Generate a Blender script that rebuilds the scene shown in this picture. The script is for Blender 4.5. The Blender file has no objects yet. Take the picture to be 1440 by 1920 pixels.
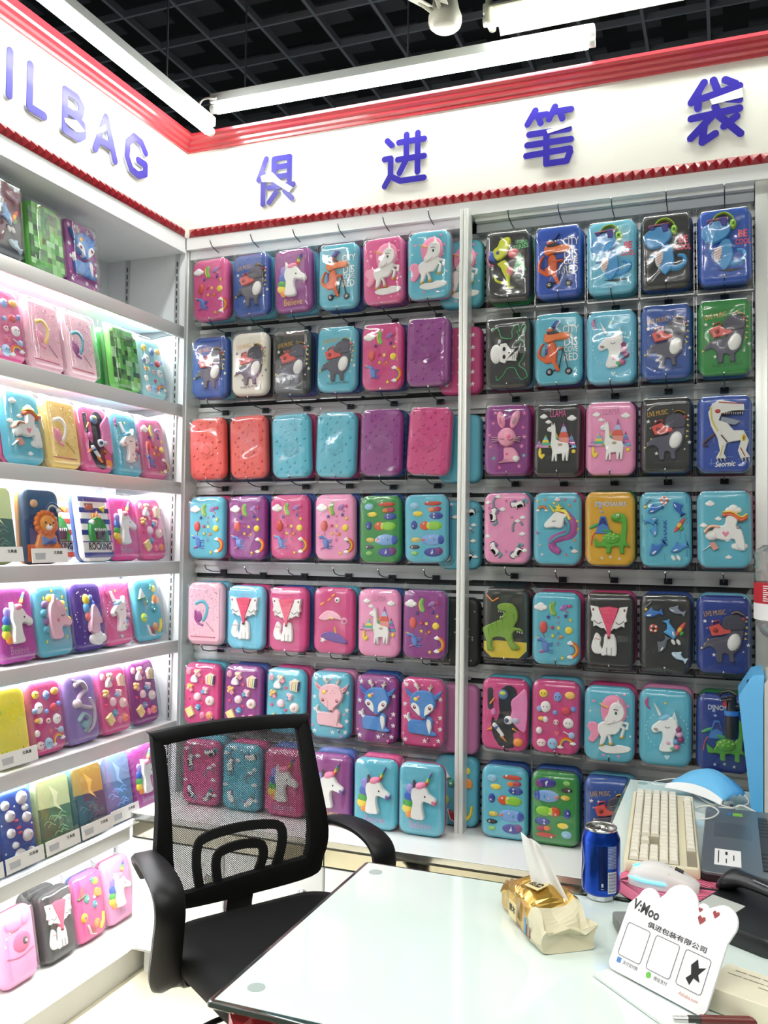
import bpy, math, random
from mathutils import Matrix, Vector
# ------------------------------------------------------------------ camera, world, lights, exposure
SC = bpy.context.scene
COL = SC.collection
SC.view_settings.view_transform = 'Standard'
SC.view_settings.look = 'None'
SC.view_settings.gamma = 1.0
SC.view_settings.use_curve_mapping = False
SC.view_settings.exposure = 0.22
SC.cycles.use_denoising = True
SC.cycles.adaptive_threshold = 0.02
SC.cycles.max_bounces = 6
SC.cycles.diffuse_bounces = 3
SC.cycles.glossy_bounces = 3
SC.cycles.transparent_max_bounces = 14
SC.cycles.sample_clamp_indirect = 8

TUBE_L = 30.0      # emission of the fluorescent tubes
SHELF_W = 10.5      # watts of every shelf LED strip
FILL_W = 15.0      # watts of each unseen fill light added overhead

cd = bpy.data.cameras.new('camera'); cam = bpy.data.objects.new('camera', cd); COL.objects.link(cam)
cd.sensor_fit = 'VERTICAL'; cd.sensor_height = 24.0; cd.lens = 1670.0 / 1920.0 * 24.0
cd.clip_start = 0.02; cd.clip_end = 50
yaw, pit, rol = math.radians(21.17), math.radians(1.766), math.radians(0.708)
fw = Vector((-math.sin(yaw) * math.cos(pit), math.cos(yaw) * math.cos(pit), math.sin(pit)))
rt = fw.cross(Vector((0, 0, 1))).normalized(); up = rt.cross(fw)
r2 = rt * math.cos(rol) + up * math.sin(rol); u2 = -rt * math.sin(rol) + up * math.cos(rol)
mw = Matrix((r2, u2, -fw)).transposed().to_4x4(); mw.translation = Vector((1.7209, -2.55, 1.355))
cam.matrix_world = mw
SC.camera = cam

world = bpy.data.worlds.new('shop_air'); SC.world = world; world.use_nodes = True
world.node_tree.nodes['Background'].inputs[0].default_value = (0.80, 0.88, 0.86, 1)
world.node_tree.nodes['Background'].inputs[1].default_value = 0.13

def area(name, loc, rot, sx, sy, w, col=(1, 1, 1)):
    l = bpy.data.lights.new(name, 'AREA'); l.shape = 'RECTANGLE'; l.size = sx; l.size_y = sy; l.energy = w; l.color = col
    o = bpy.data.objects.new(name, l); COL.objects.link(o); o.location = loc; o.rotation_euler = rot
    return o
# fill lights added overhead, out of view, to brighten desk and wall
for k, (x, y) in enumerate(((1.2, -1.9), (2.6, -1.9), (1.2, -3.2), (2.6, -3.2))):
    area('fill_light', (x, y, 2.72), (0, 0, 0), 1.2, 0.12, FILL_W, (1, 0.99, 0.95))
# LED strips under every shelf of the left unit
SHELF_Z = [2.30, 2.066, 1.80, 1.538, 1.272, 1.008, 0.74, 0.46]
for z in SHELF_Z[1:]:
    area('shelf_light', (-0.085, -0.85, z - 0.016), (0, math.radians(10), 0), 0.03, 1.60, SHELF_W, (0.97, 0.99, 1))

# ------------------------------------------------------------------ materials
def lin(h):
    return tuple((c / 12.92 if c <= 0.04045 else ((c + 0.055) / 1.055) ** 2.4) for c in (int(h[i:i + 2], 16) / 255 for i in (0, 2, 4)))
_M = {}
def mat(h, rough=0.5, metal=0.0, emit=0.0, bump=0.0, bscale=300, coat=0.0, noise=0.0, nscale=20, trans=0.0, spec=0.5):
    key = (h, rough, metal, emit, bump, bscale, coat, noise, nscale, trans, spec)
    if key in _M: return _M[key]
    m = bpy.data.materials.new('m_' + h); m.use_nodes = True; nt = m.node_tree; b = nt.nodes['Principled BSDF']
    c = lin(h) + (1,)
    b.inputs['Base Color'].default_value = c; b.inputs['Roughness'].default_value = rough; b.inputs['Metallic'].default_value = metal
    b.inputs['Specular IOR Level'].default_value = spec
    if coat: b.inputs['Coat Weight'].default_value = coat; b.inputs['Coat Roughness'].default_value = 0.08
    if trans: b.inputs['Transmission Weight'].default_value = trans; b.inputs['IOR'].default_value = 1.2
    if emit: b.inputs['Emission Color'].default_value = c; b.inputs['Emission Strength'].default_value = emit
    if bump or noise:
        tc = nt.nodes.new('ShaderNodeTexCoord'); n = nt.nodes.new('ShaderNodeTexNoise'); nt.links.new(tc.outputs['Object'], n.inputs['Vector'])
        n.inputs['Scale'].default_value = bscale if bump else nscale; n.inputs['Detail'].default_value = 2
        if bump:
            bn = nt.nodes.new('ShaderNodeBump'); bn.inputs['Strength'].default_value = bump; bn.inputs['Distance'].default_value = 0.001
            nt.links.new(n.outputs['Fac'], bn.inputs['Height']); nt.links.new(bn.outputs['Normal'], b.inputs['Normal'])
        if noise:
            n2 = nt.nodes.new('ShaderNodeTexNoise'); nt.links.new(tc.outputs['Object'], n2.inputs['Vector']); n2.inputs['Scale'].default_value = nscale
            mx = nt.nodes.new('ShaderNodeMix'); mx.data_type = 'RGBA'
            mx.inputs[6].default_value = tuple(v * (1 - noise) for v in c[:3]) + (1,); mx.inputs[7].default_value = tuple(min(1, v * (1 + noise)) for v in c[:3]) + (1,)
            nt.links.new(n2.outputs['Fac'], mx.inputs[0]); nt.links.new(mx.outputs[2], b.inputs['Base Color'])
    _M[key] = m
    return m
def film(tint=(0.98, 0.985, 0.985), base=0.055, edge=0.32, rough=0.1, name='clear_film'):
    if name in _M: return _M[name]
    m = bpy.data.materials.new(name); m.use_nodes = True; nt = m.node_tree; N = nt.nodes; N.clear()
    out = N.new('ShaderNodeOutputMaterial'); mx = N.new('ShaderNodeMixShader'); tr = N.new('ShaderNodeBsdfTransparent'); gl = N.new('ShaderNodeBsdfGlossy')
    tr.inputs[0].default_value = tint + (1,); gl.inputs['Roughness'].default_value = rough
    lw = N.new('ShaderNodeLayerWeight'); lw.inputs[0].default_value = 0.35
    ma = N.new('ShaderNodeMath'); ma.operation = 'MULTIPLY_ADD'; ma.inputs[1].default_value = edge; ma.inputs[2].default_value = base
    tc = N.new('ShaderNodeTexCoord'); no = N.new('ShaderNodeTexNoise'); no.inputs['Scale'].default_value = 28; no.inputs['Detail'].default_value = 1.5
    bp = N.new('ShaderNodeBump'); bp.inputs['Strength'].default_value = 0.35; bp.inputs['Distance'].default_value = 0.003
    L = nt.links.new
    L(tc.outputs['Object'], no.inputs['Vector']); L(no.outputs['Fac'], bp.inputs['Height']); L(bp.outputs['Normal'], gl.inputs['Normal'])
    L(lw.outputs['Facing'], ma.inputs[0]); L(ma.outputs[0], mx.inputs[0]); L(tr.outputs[0], mx.inputs[1]); L(gl.outputs[0], mx.inputs[2]); L(mx.outputs[0], out.inputs[0])
    _M[name] = m
    return m
def brick_mat(name, c1, c2, sx, sy, mort, rough):
    m = bpy.data.materials.new(name); m.use_nodes = True; nt = m.node_tree; b = nt.nodes['Principled BSDF']
    tc = nt.nodes.new('ShaderNodeTexCoord'); br = nt.nodes.new('ShaderNodeTexBrick'); br.offset = 0
    br.inputs['Color1'].default_value = lin(c1) + (1,); br.inputs['Color2'].default_value = lin(c1) + (1,); br.inputs['Mortar'].default_value = lin(c2) + (1,)
    br.inputs['Scale'].default_value = 1; br.inputs['Mortar Size'].default_value = mort; br.inputs['Brick Width'].default_value = sx; br.inputs['Row Height'].default_value = sy
    nt.links.new(tc.outputs['Object'], br.inputs['Vector']); nt.links.new(br.outputs['Color'], b.inputs['Base Color']); b.inputs['Roughness'].default_value = rough
    return m

# ------------------------------------------------------------------ mesh builder
class MB:
    """collects shapes into one mesh; colour index per face"""
    def __init__(s): s.v = []; s.f = []; s.m = []; s.mats = []; s.sm = []; s.T = Matrix.Identity(4); s.cur = 0
    def mt(s, m):
        if isinstance(m, str): m = mat(m)
        if m not in s.mats: s.mats.append(m)
        s.cur = s.mats.index(m); return s
    def add(s, vs, fs, smooth=False):
        b = len(s.v); s.v += [tuple(s.T @ Vector(p)) for p in vs]
        for f in fs: s.f.append(tuple(b + i for i in f)); s.m.append(s.cur); s.sm.append(smooth)
        return s
    def box(s, x0, x1, y0, y1, z0, z1):
        v = [(x, y, z) for x in (x0, x1) for y in (y0, y1) for z in (z0, z1)]
        return s.add(v, [(0, 1, 3, 2), (4, 6, 7, 5), (0, 4, 5, 1), (2, 3, 7, 6), (0, 2, 6, 4), (1, 5, 7, 3)])
    def rbox(s, x0, x1, y0, y1, z0, z1, b=0.003):
        """box whose vertical edges and rims are chamfered"""
        o = rrect((x1 - x0), (y1 - y0), b * 2, 3); cx, cy = (x0 + x1) / 2, (y0 + y1) / 2; n = len(o)
        rings = []
        for z, k in ((z0, 1), (z0 + b, 0), (z1 - b, 0), (z1 - b * .3, .3), (z1, 1)):
            q = rrect((x1 - x0) - 2 * b * k, (y1 - y0) - 2 * b * k, b * 2, 3); rings.append([(cx + a, cy + c, z) for a, c in q])
        return s.loft(rings, True, True)
    def loft(s, rings, cap0=True, cap1=True, closed=True, smooth=True):
        n = len(rings[0]); v = [p for r in rings for p in r]; f = []
        for i in range(len(rings) - 1):
            for j in range(n if closed else n - 1):
                k = (j + 1) % n; f.append((i * n + j, i * n + k, (i + 1) * n + k, (i + 1) * n + j))
        s.add(v, f, smooth)
        if cap0: s.add(rings[0], [tuple(range(n))[::-1]])
        if cap1: s.add(rings[-1], [tuple(range(n))])
        return s
    def tube(s, path, r, n=8, cap=True, closed=False):
        P = [Vector(p) for p in path]; R = r if isinstance(r, (list, tuple)) else [r] * len(P); rings = []; N = None
        for i, p in enumerate(P):
            if closed: t = (P[(i + 1) % len(P)] - P[i - 1])
            else: t = (P[min(i + 1, len(P) - 1)] - P[max(i - 1, 0)])
            t.normalize()
            if N is None: N = t.orthogonal().normalized()
            else: N = (N - t * N.dot(t)).normalized()
            B = t.cross(N); rings.append([tuple(p + (N * math.cos(a) + B * math.sin(a)) * R[i]) for a in (2 * math.pi * k / n for k in range(n))])
        if closed: rings.append(rings[0]); cap = False
        return s.loft(rings, cap, cap)
    def lathe(s, prof, n=24, cx=0, cy=0, cap=True):
        rings = [[(cx + r * math.cos(2 * math.pi * k / n), cy + r * math.sin(2 * math.pi * k / n), z) for k in range(n)] for r, z in prof]
        return s.loft(rings, cap, cap)
    def prism(s, pts, d0, d1):
        """polygon in x,z extruded along y from d0 (back) to d1 (front)"""
        n = len(pts); v = [(x, d0, z) for x, z in pts] + [(x, d1, z) for x, z in pts]
        s.add(v, [tuple(range(n))[::-1], tuple(range(n, 2 * n))] + [(i, (i + 1) % n, n + (i + 1) % n, n + i) for i in range(n)])
        return s
    def mesh(s, name):
        me = bpy.data.meshes.new(name); me.from_pydata(s.v, [], s.f)
        for m in s.mats: me.materials.append(m)
        me.polygons.foreach_set('material_index', s.m); me.polygons.foreach_set('use_smooth', s.sm)
        me.update(); return me
    def build(s, name, parent=None, auto=True, loc=None):
        return put(name, s.mesh(name), parent, auto, loc)
def put(name, me, parent=None, auto=False, loc=None):
    o = bpy.data.objects.new(name, me); COL.objects.link(o)
    if parent: o.parent = parent
    if loc: o.location = loc
    if auto:
        try: me.set_sharp_from_angle(angle=math.radians(40))
        except Exception: pass
    return o
def thing(name, label, cat, loc=(0, 0, 0), rz=0, group=None):
    o = bpy.data.objects.new(name, None); COL.objects.link(o); o.empty_display_size = 0.05
    o.location = loc; o.rotation_euler = (0, 0, rz); tag(o, label, cat, group); return o
def tag(o, label, cat, group=None):
    o['label'] = label; o['category'] = cat
    if group: o['group'] = group
    return o
def struct(o): o['kind'] = 'structure'; return o
def rrect(w, h, r, n=5):
    r = min(r, w / 2 - 1e-5, h / 2 - 1e-5); o = []
    for cx, cy, a0 in ((w / 2 - r, h / 2 - r, 0), (-w / 2 + r, h / 2 - r, 90), (-w / 2 + r, -h / 2 + r, 180), (w / 2 - r, -h / 2 + r, 270)):
        for k in range(n + 1):
            a = math.radians(a0 + 90 * k / n); o.append((cx + r * math.cos(a), cy + r * math.sin(a)))
    return o
def spline(pts, n=5, closed=True):
    o = []; L = len(pts); rng = range(L) if closed else range(L - 1)
    for i in rng:
        g = (lambda k: pts[k % L]) if closed else (lambda k: pts[max(0, min(L - 1, k))])
        p0, p1, p2, p3 = g(i - 1), g(i), g(i + 1), g(i + 2)
        for k in range(n):
            t = k / n
            o.append(tuple(0.5 * (2 * b + (c - a) * t + (2 * a - 5 * b + 4 * c - d) * t * t + (3 * b - a - 3 * c + d) * t ** 3) for a, b, c, d in zip(p0, p1, p2, p3)))
    if not closed: o.append(tuple(pts[-1]))
    return o
_TX = {}
def textgeo(body, bold=0.0, shear=0.0):
    k = (body, bold, shear)
    if k in _TX: return _TX[k]
    c = bpy.data.curves.new('t', 'FONT'); c.body = body; c.size = 1; c.extrude = 0.0; c.offset = bold; c.resolution_u = 2; c.align_x = 'CENTER'; c.shear = shear
    o = bpy.data.objects.new('t', c); COL.objects.link(o)
    me = bpy.data.meshes.new_from_object(o); v = [tuple(p.co)[:2] for p in me.vertices]; f = [tuple(p.vertices) for p in me.polygons]
    bpy.data.objects.remove(o); bpy.data.meshes.remove(me); bpy.data.curves.remove(c)
    xs = [p[0] for p in v] or [0]; ys = [p[1] for p in v] or [0]
    w = max(xs) - min(xs) or 1; h = max(ys) - min(ys) or 1; cx = (max(xs) + min(xs)) / 2; cy = (max(ys) + min(ys)) / 2
    _TX[k] = ([((a - cx) / w, (b - cy) / h) for a, b in v], f); return _TX[k]

# ------------------------------------------------------------------ relief artwork (x -1..1, y -1.5..1.5, raised towards the viewer)
U = 0.0675
class Art:
    def __init__(s): s.parts = {}; s.order = []; s.on('printed_pattern'); s.z = 0; s.OX = 0; s.OY = 0; s.K = 1; s.A = 0
    def on(s, name, z=0.0):
        if name not in s.parts: s.parts[name] = MB(); s.order.append(name)
        s.b = s.parts[name]; s.z = z; return s
    def at(s, x=0, y=0, k=1, a=0): s.OX, s.OY, s.K, s.A = x, y, k, math.radians(a); return s
    def _t(s, x, y):
        c, n = math.cos(s.A), math.sin(s.A); return s.OX + s.K * (x * c - y * n), s.OY + s.K * (x * n + y * c)
    def _p(s, x, y, h):
        X, Y = s._t(x, y); return (X * U, -(h + s.z) * U, Y * U)
    def raw(s, pts, fs, c, smooth=True):
        s.b.mt(mat(c, 0.42)); s.b.add([s._p(*p) for p in pts], fs, smooth)
    def el(s, x, y, rx, ry, c, h=.08, rot=0, n=14):
        a = math.radians(rot); ca, sa = math.cos(a), math.sin(a); v = []
        for kr, kh in ((1, 0), (.92, .55), (.7, .85), (.38, .97)):
            for i in range(n):
                t = 2 * math.pi * i / n; X, Y = rx * kr * math.cos(t), ry * kr * math.sin(t); v.append((x + X * ca - Y * sa, y + X * sa + Y * ca, h * kh))
        v.append((x, y, h)); f = []
        for r in range(3):
            for i in range(n): j = (i + 1) % n; f.append((r * n + i, r * n + j, (r + 1) * n + j, (r + 1) * n + i))
        f += [(3 * n + i, 3 * n + (i + 1) % n, 4 * n) for i in range(n)]
        s.raw(v, f, c); return s
    def pg(s, pts, c, h=.06, smooth=0):
        if smooth: pts = spline(pts, smooth)
        n = len(pts); A = sum(pts[i][0] * pts[(i + 1) % n][1] - pts[(i + 1) % n][0] * pts[i][1] for i in range(n))
        if A < 0: pts = pts[::-1]
        ins = min(h * .5, .022 if not smooth else .04); inner = []
        for i in range(n):
            a, b, d = pts[i - 1], pts[i], pts[(i + 1) % n]
            ex, ey = d[0] - a[0], d[1] - a[1]; l = math.hypot(ex, ey) or 1; inner.append((b[0] - ey / l * ins, b[1] + ex / l * ins))
        v = [(x, y, 0) for x, y in pts] + [(x, y, h * .7) for x, y in pts] + [(x, y, h) for x, y in inner]
        f = [(r * n + i, r * n + (i + 1) % n, (r + 1) * n + (i + 1) % n, (r + 1) * n + i) for r in (0, 1) for i in range(n)] + [tuple(range(2 * n, 3 * n))]
        s.raw(v, f, c, False); return s
    def st(s, pts, w, c, h=.05, sm=0, taper=0):
        if sm: pts = spline(pts, sm, False)
        n = len(pts); v = []; f = []
        for i, p in enumerate(pts):
            a = pts[max(0, i - 1)]; b = pts[min(n - 1, i + 1)]; ex, ey = b[0] - a[0], b[1] - a[1]; l = math.hypot(ex, ey) or 1
            k = w / 2 * (1 - taper * i / max(1, n - 1)); nx, ny = -ey / l * k, ex / l * k; hh = h
            v += [(p[0] + nx, p[1] + ny, 0), (p[0] + nx * .6, p[1] + ny * .6, hh * .85), (p[0], p[1], hh), (p[0] - nx * .6, p[1] - ny * .6, hh * .85), (p[0] - nx, p[1] - ny, 0)]
        for i in range(n - 1):
            for k in range(4): f.append((i * 5 + k, i * 5 + k + 1, (i + 1) * 5 + k + 1, (i + 1) * 5 + k))
        s.raw(v, f, c)
        if w > .05:
            s.el(*pts[0], w / 2, w / 2, c, h, n=8)
            if taper < .9: s.el(*pts[-1], w / 2 * (1 - taper), w / 2 * (1 - taper), c, h, n=8)
        return s
    def star(s, x, y, r, c, h=.04, rot=0, n=5, q=.42):
        return s.pg([(x + (r if k % 2 == 0 else r * q) * math.sin(math.radians(rot) + math.pi * k / n), y + (r if k % 2 == 0 else r * q) * math.cos(math.radians(rot) + math.pi * k / n)) for k in range(2 * n)], c, h)
    def heart(s, x, y, r, c, h=.05):
        return s.pg([(x + r * p, y + r * q) for p, q in ((0, -.95), (.55, -.35), (.95, .2), (.75, .75), (.35, .8), (0, .4), (-.35, .8), (-.75, .75), (-.95, .2), (-.55, -.35))], c, h)
    def cloud(s, x, y, r, c=  'F4F2EE', h=.08):
        for dx, dy, k in ((-.6, -.1, .5), (0, .15, .65), (.6, -.1, .48), (.1, -.2, .6), (-.3, -.2, .5)): s.el(x + dx * r, y + dy * r, k * r, k * r * .85, c, h * (.8 + .2 * k))
        return s
    def flower(s, x, y, r, c='F4F2EE', m=None):
        for k in range(5):
            a = 2 * math.pi * k / 5 + .3; s.st([(x, y), (x + r * math.cos(a), y + r * math.sin(a))], r * .5, c, .02)
        if m: s.el(x, y, r * .3, r * .3, m, .04, n=8)
        return s
    def rainbow(s, x, y, r, rot=0, h=.06, cols=('E8503C', 'F3A32D', 'F3D83B', '7E5AA8'), w=.12):
        for i, c in enumerate(cols):
            R = r * (1 - i * w * 1.2); s.st([(x + R * math.cos(math.radians(a + rot)), y + R * math.sin(math.radians(a + rot))) for a in range(0, 181, 20)], r * w * 1.3, c, h)
        for a in (0, 180): s.cloud(x + r * .85 * math.cos(math.radians(a + rot)), y + r * .85 * math.sin(math.radians(a + rot)), r * .38)
        return s
    def tx(s, body, x, y, w, h, c, rot=0, bold=0.0, d=.02, shear=0):
        v, f = textgeo(body, bold, shear); a = math.radians(rot); ca, sa = math.cos(a), math.sin(a)
        P = [(x + p * w * ca - q * h * sa, y + p * w * sa + q * h * ca, d) for p, q in v]
        s.raw(P, f, c, False); return s
W, K = 'F4F2EE', '262628'
TEAL, PINK, HOT, PUR, LPK, BLU, GRN, YEL, ORG, RED, BLK, LBL, CRM, MAU = '5FB4C8', 'D65A90', 'C9457F', '8C3C84', 'EB97BE', '34559E', '348A42', 'F2D64A', 'EE9240', 'D6554E', '30302E', '74C2DC', 'E6E0D2', 'C77BA8'

def a_icons(a, bg=PINK):
    "rainbow, star, balloon and unicorn icons"
    a.on('raised_icons')
    a.rainbow(.62, -.85, .34, -90); a.cloud(-.62, .9, .26); a.el(.55, -.05, .16, .16, YEL)
    a.el(-.5, .05, .17, .26, RED, .1); a.st([(-.5, -.2), (-.46, -.4)], .035, 'B83A3A', .02)
    a.st([(-.1, 1.05), (-.14, .85), (-.06, .62)], .2, '7DB85A', .05, 3); a.st([(-.2, 1.0), (-.22, .85), (-.15, .62)], .07, YEL, .07, 3)
    a.el(.35, .9, .2, .11, 'A070B0', .06, 30); a.st([(.3, .85), (.5, .7)], .07, 'C070A0', .05)
    b = '5B7FC4'
    a.el(-.42, -.75, .14, .26, b, .08, 15); a.st([(-.45, -.55), (-.62, -.45), (-.7, -.48)], .14, b, .08); a.st([(-.68, -.42), (-.82, -.38)], .04, YEL, .05)
    for p, q in (((-.36, -.62), (-.1, -.6)), ((-.36, -.7), (-.12, -.7)), ((-.34, -.9), (-.08, -.88)), ((-.36, -.98), (-.12, -1.0))): a.st([p, q], .05, b, .05)
    a.st([(-.5, -.95), (-.66, -1.0)], .12, 'B0488A', .06, 0, .5)
    for x, y, c in ((-.3, .48, '4A3B92'), (.42, .55, '4A3B92'), (-.12, .05, 'D43C6E'), (.6, .95, 'D43C6E'), (-.1, -.3, YEL), (.62, .38, YEL), (.3, -1.2, YEL), (.25, -.32, ORG)): a.star(x, y, .1, c, .05)
    a.on('lettering')
    for i, ch in enumerate('MAGICA'): a.tx(ch, .12, -.62 + i * .22, .12, .12, ('B8478C', ORG, '5B7FC4', YEL, 'B8478C', 'D43C6E')[i], 90)
def a_dino(a, bg=BLU):
    "grey dinosaur carrying a red boombox"
    g, g2 = '5A5866', '4A4856'
    a.on('dinosaur_relief')
    a.pg([(-.75, -.55), (-.62, -.25), (-.3, -.1), (.1, -.02), (.3, .35), (.72, .35), (.7, -.1), (.6, -.5), (.38, -.72), (.4, -1.0), (.22, -1.0), (.18, -.75), (-.02, -.72), (-.05, -1.02), (-.25, -1.02), (-.28, -.62), (-.5, -.45)], g, .1, 2)
    a.pg([(-.05, .42), (.05, .68), (.35, .82), (.65, .75), (.78, .5), (.7, .25), (.3, .2), (.0, .22)], g2, .16, 3)
    a.el(.38, -.25, .25, .38, W, .2, -18)
    a.on('boombox_relief')
    a.pg([(-.55, .3), (-.15, .45), (-.02, .3), (.25, .25), (.28, .1), (-.1, .0), (-.42, -.05)], RED, .16); a.el(-.28, .18, .13, .13, '8E2620', .2)
    a.st([(-.42, .38), (-.38, .5), (-.15, .58), (-.12, .46)], .035, RED, .1)
    a.on('printed_pattern')
    for x, y in ((-.68, -.4), (-.55, -.22), (-.8, -.55), (.82, .55), (.84, .32), (.82, .08), (.8, -.12)): a.pg([(x - .05, y - .04), (x + .07, y), (x - .03, y + .07)], 'E8D57A', .06)
    for x, y in ((.12, .42), (.2, .44), (.28, .47)): a.star(x, y, .035, W, .2)
    a.st([(.3, .85), (.5, .92), (.75, .8)], .03, 'D9A93C', .17, 3); a.el(.72, .66, .07, .07, 'B43A3A', .2)
    s = W if bg != CRM else '8A8890'
    for x, y, r in ((-.68, .52, .09), (-.4, .52, .06), (.85, .72, .06), (.9, -.35, .09), (-.35, -.78, .09), (.72, -.62, .05), (-.6, .25, .04), (.86, .3, .03), (.25, .98, .03)): a.star(x, y, r, s, .03)
    a.on('lettering'); a.tx('LIVE MUSIC', -.32, .85, .8, .2, 'D9A93C', 8)
    a.tx('MUSIC IN MY HEAD', .1, -1.12, 1.1, .12, '45434D' if bg in (CRM, TEAL) else '4C4C50' if bg == BLK else tone(bg, .7), 2)
def rb_mane(a, pts, w, hs=.1, cols=('8F7FC8', '3B62B8', '4FA84A', YEL, ORG)):
    for (x, y, rx, ry, rot), c in zip(pts, cols): a.el(x, y, rx, ry, c, hs, rot)
def a_unihead(a, bg=PUR, muz='F4F2EE'):
    "white unicorn head with rainbow mane"
    a.on('unicorn_relief')
    rb_mane(a, ((-.42, .42, .2, .26, 20), (-.5, .12, .22, .24, 10), (-.56, -.16, .22, .2, 0), (-.6, -.4, .22, .2, -20), (-.48, -.62, .18, .17, -30)), 1)
    a.pg([(-.38, -.72), (.0, -.8), (.22, -.72), (.14, -.35), (.16, -.02), (.42, -.05), (.66, -.1), (.72, .12), (.45, .32), (.25, .58), (-.1, .66), (-.32, .5), (-.38, .15), (-.3, -.15)], W, .2, 3)
    a.el(.02, .62, .28, .15, 'F08BAE', .24, 10); a.pg([(-.3, .5), (-.28, .85), (-.12, .6)], '5A4A55' if muz != W else W, .22)
    a.el(.62, .0, .13, .15, muz, .22, 20); a.el(.26, .22, .07, .08, '2E2A33', .22, 0)
    for i, c in enumerate(('E8503C', YEL, '4FA84A', '3B62B8', 'C070B0')): a.st([(.26 + .055 * i, .7 + .11 * i), (.3 + .055 * i, .79 + .11 * i)], .13 - .02 * i, c, .14)
    a.on('lettering'); a.tx('Believe', .0, -1.05, .95, .32, 'E6B95C' if bg == PUR else 'C9A0C8', 0)
def a_croc(a, bg=TEAL):
    "orange crocodile riding a scooter"
    o = 'E0622C'
    a.on('crocodile_relief')
    a.st([(-.45, -.55), (-.78, -.3), (-.72, .05), (-.6, .2)], .2, o, .1, 4, .6)
    a.pg([(-.5, -.6), (-.5, -.1), (-.3, .25), (-.1, .2), (.0, -.2), (-.05, -.6), (.1, -.95), (-.05, -.98), (-.2, -.65), (-.3, -.62)], o, .12, 2)
    a.pg([(-.55, .35), (-.5, .62), (-.2, .62), (.3, .62), (.52, .5), (.4, .35), (-.1, .32), (-.4, .22)], 'E97A3A', .18, 3)
    a.el(-.3, .72, .16, .16, o, .18); a.st([(-.15, -.05), (.2, -.02)], .1, o, .16)
    a.pg([(-.45, .68), (-.05, .72), (.1, .6), (-.15, .55), (-.4, .55)], '2B2B36', .22); a.el(-.28, .82, .1, .07, W, .22); a.pg([(-.3, .85), (-.1, .85), (.1, 1.1), (-.05, 1.15)], '2B4FA0', .2)
    a.pg([(-.5, .1), (-.42, .12), (-.4, -.25), (-.52, -.3)], '2B4FA0', .2)
    a.on('scooter_relief')
    for x in (-.35, .45): a.el(x, -1.0, .16, .16, '2B2B36', .06); a.el(x, -1.0, .09, .09, 'C8C8CC', .08)
    a.st([(-.35, -1.0), (.05, -.9), (.22, 0), (.45, -1.0)], .045, '2B2B36', .1)
    a.on('lettering')
    for s, y, w, h in (('CITY', .85, .66, .32), ('&', .6, .16, .14), ('DIS', .32, .56, .36), ('COVE', 0, .58, .24), ('RED', -.32, .58, .32)): a.tx(s, .55, y - .08, w, h, W, 0, .008)
def a_pony(a, bg=TEAL):
    "pink-maned unicorn pony on a cloud"
    p = 'EE93B2'
    a.on('pony_relief')
    a.pg([(-.75, .05), (-.5, .05), (-.35, -.2), (-.4, -.5), (-.6, -.75), (-.8, -.65), (-.7, -.4), (-.85, -.15)], p, .12, 3)
    a.pg([(-.4, .0), (-.1, .15), (.15, .1), (.3, .3), (.6, .2), (.5, -.05), (.3, -.35), (-.02, -.4), (-.1, -.6), (-.2, -.8), (-.34, -.8), (-.3, -.5), (-.42, -.3)], W, .15, 2)
    a.st([(-.05, -.3), (.06, -.55), (.08, -.7)], .14, W, .13); a.st([(.4, .05), (.6, -.1), (.52, -.4)], .14, W, .15); a.st([(.45, .15), (.75, .1), (.72, -.1)], .12, W, .12)
    for x, y in ((-.28, -.82), (.1, -.75), (.52, -.45)): a.el(x, y, .1, .07, 'D9B052', .14)
    a.el(.2, .72, .5, .5, p, .14, 0); a.pg([(-.25, .9), (-.3, .5), (-.15, .1), (.1, .3), (.1, .7)], p, .16, 3); a.pg([(.5, .9), (.72, .6), (.6, .2), (.45, .5)], p, .18, 3)
    a.pg([(.08, .8), (.3, .95), (.55, .85), (.64, .55), (.55, .28), (.3, .12), (.02, .02), (-.14, .08), (-.14, .26), (-.02, .45)], W, .22, 3); a.pg([(.3, .8), (.38, 1.12), (.5, .8)], W, .26)
    a.el(.3, .52, .07, .1, '2F6B55', .26); a.el(.31, .53, .035, .05, K, .28); a.el(-.06, .15, .03, .025, 'D88AA0', .26, n=7); a.st([(.0, .06), (.16, .12), (.28, .24)], .03, 'B07A88', .25, 2); a.st([(.2, .65), (.3, .68), (.4, .64)], .035, '4A4A50', .26); a.st([(-.05, .72), (-.35, .85)], .07, YEL, .24, 0, .8)
    a.on('cloud_relief'); a.pg([(-.4, -1.0), (-.2, -.85), (.2, -.85), (.4, -.78), (.85, -.85), (.8, -1.02), (.4, -1.12), (-.1, -1.15)], W, .06, 3)
    a.on('printed_pattern')
    for x, y in ((-.6, .9), (.6, 1.25), (.75, .8), (.4, -1.25), (-.2, -1.25)): a.heart(x, y, .07, p, .02)
    for x, y in ((.7, .4), (.85, -.4), (.3, 1.2), (-.75, .5)): a.star(x, y, .06, W, .02)
def a_bumps(a, bg=PUR):
    "round dimples all over"
    a.on('bump_pattern'); R = random.Random(5)
    for i in range(-3, 4):
        for j in range(-5, 6):
            if (i + j) % 2 == 0 and R.random() < .8: a.el(i * .26 + R.uniform(-.06, .06), j * .25 + R.uniform(-.06, .06), .075, .075, bg, .05, n=8)
    a.el(0, -.1, .42, .42, tone(bg, .96), .03); a.pg([(.22 * math.cos(k * 1.257), -.1 + .22 * math.sin(k * 1.257)) for k in range(5)], bg, .05)
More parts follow.
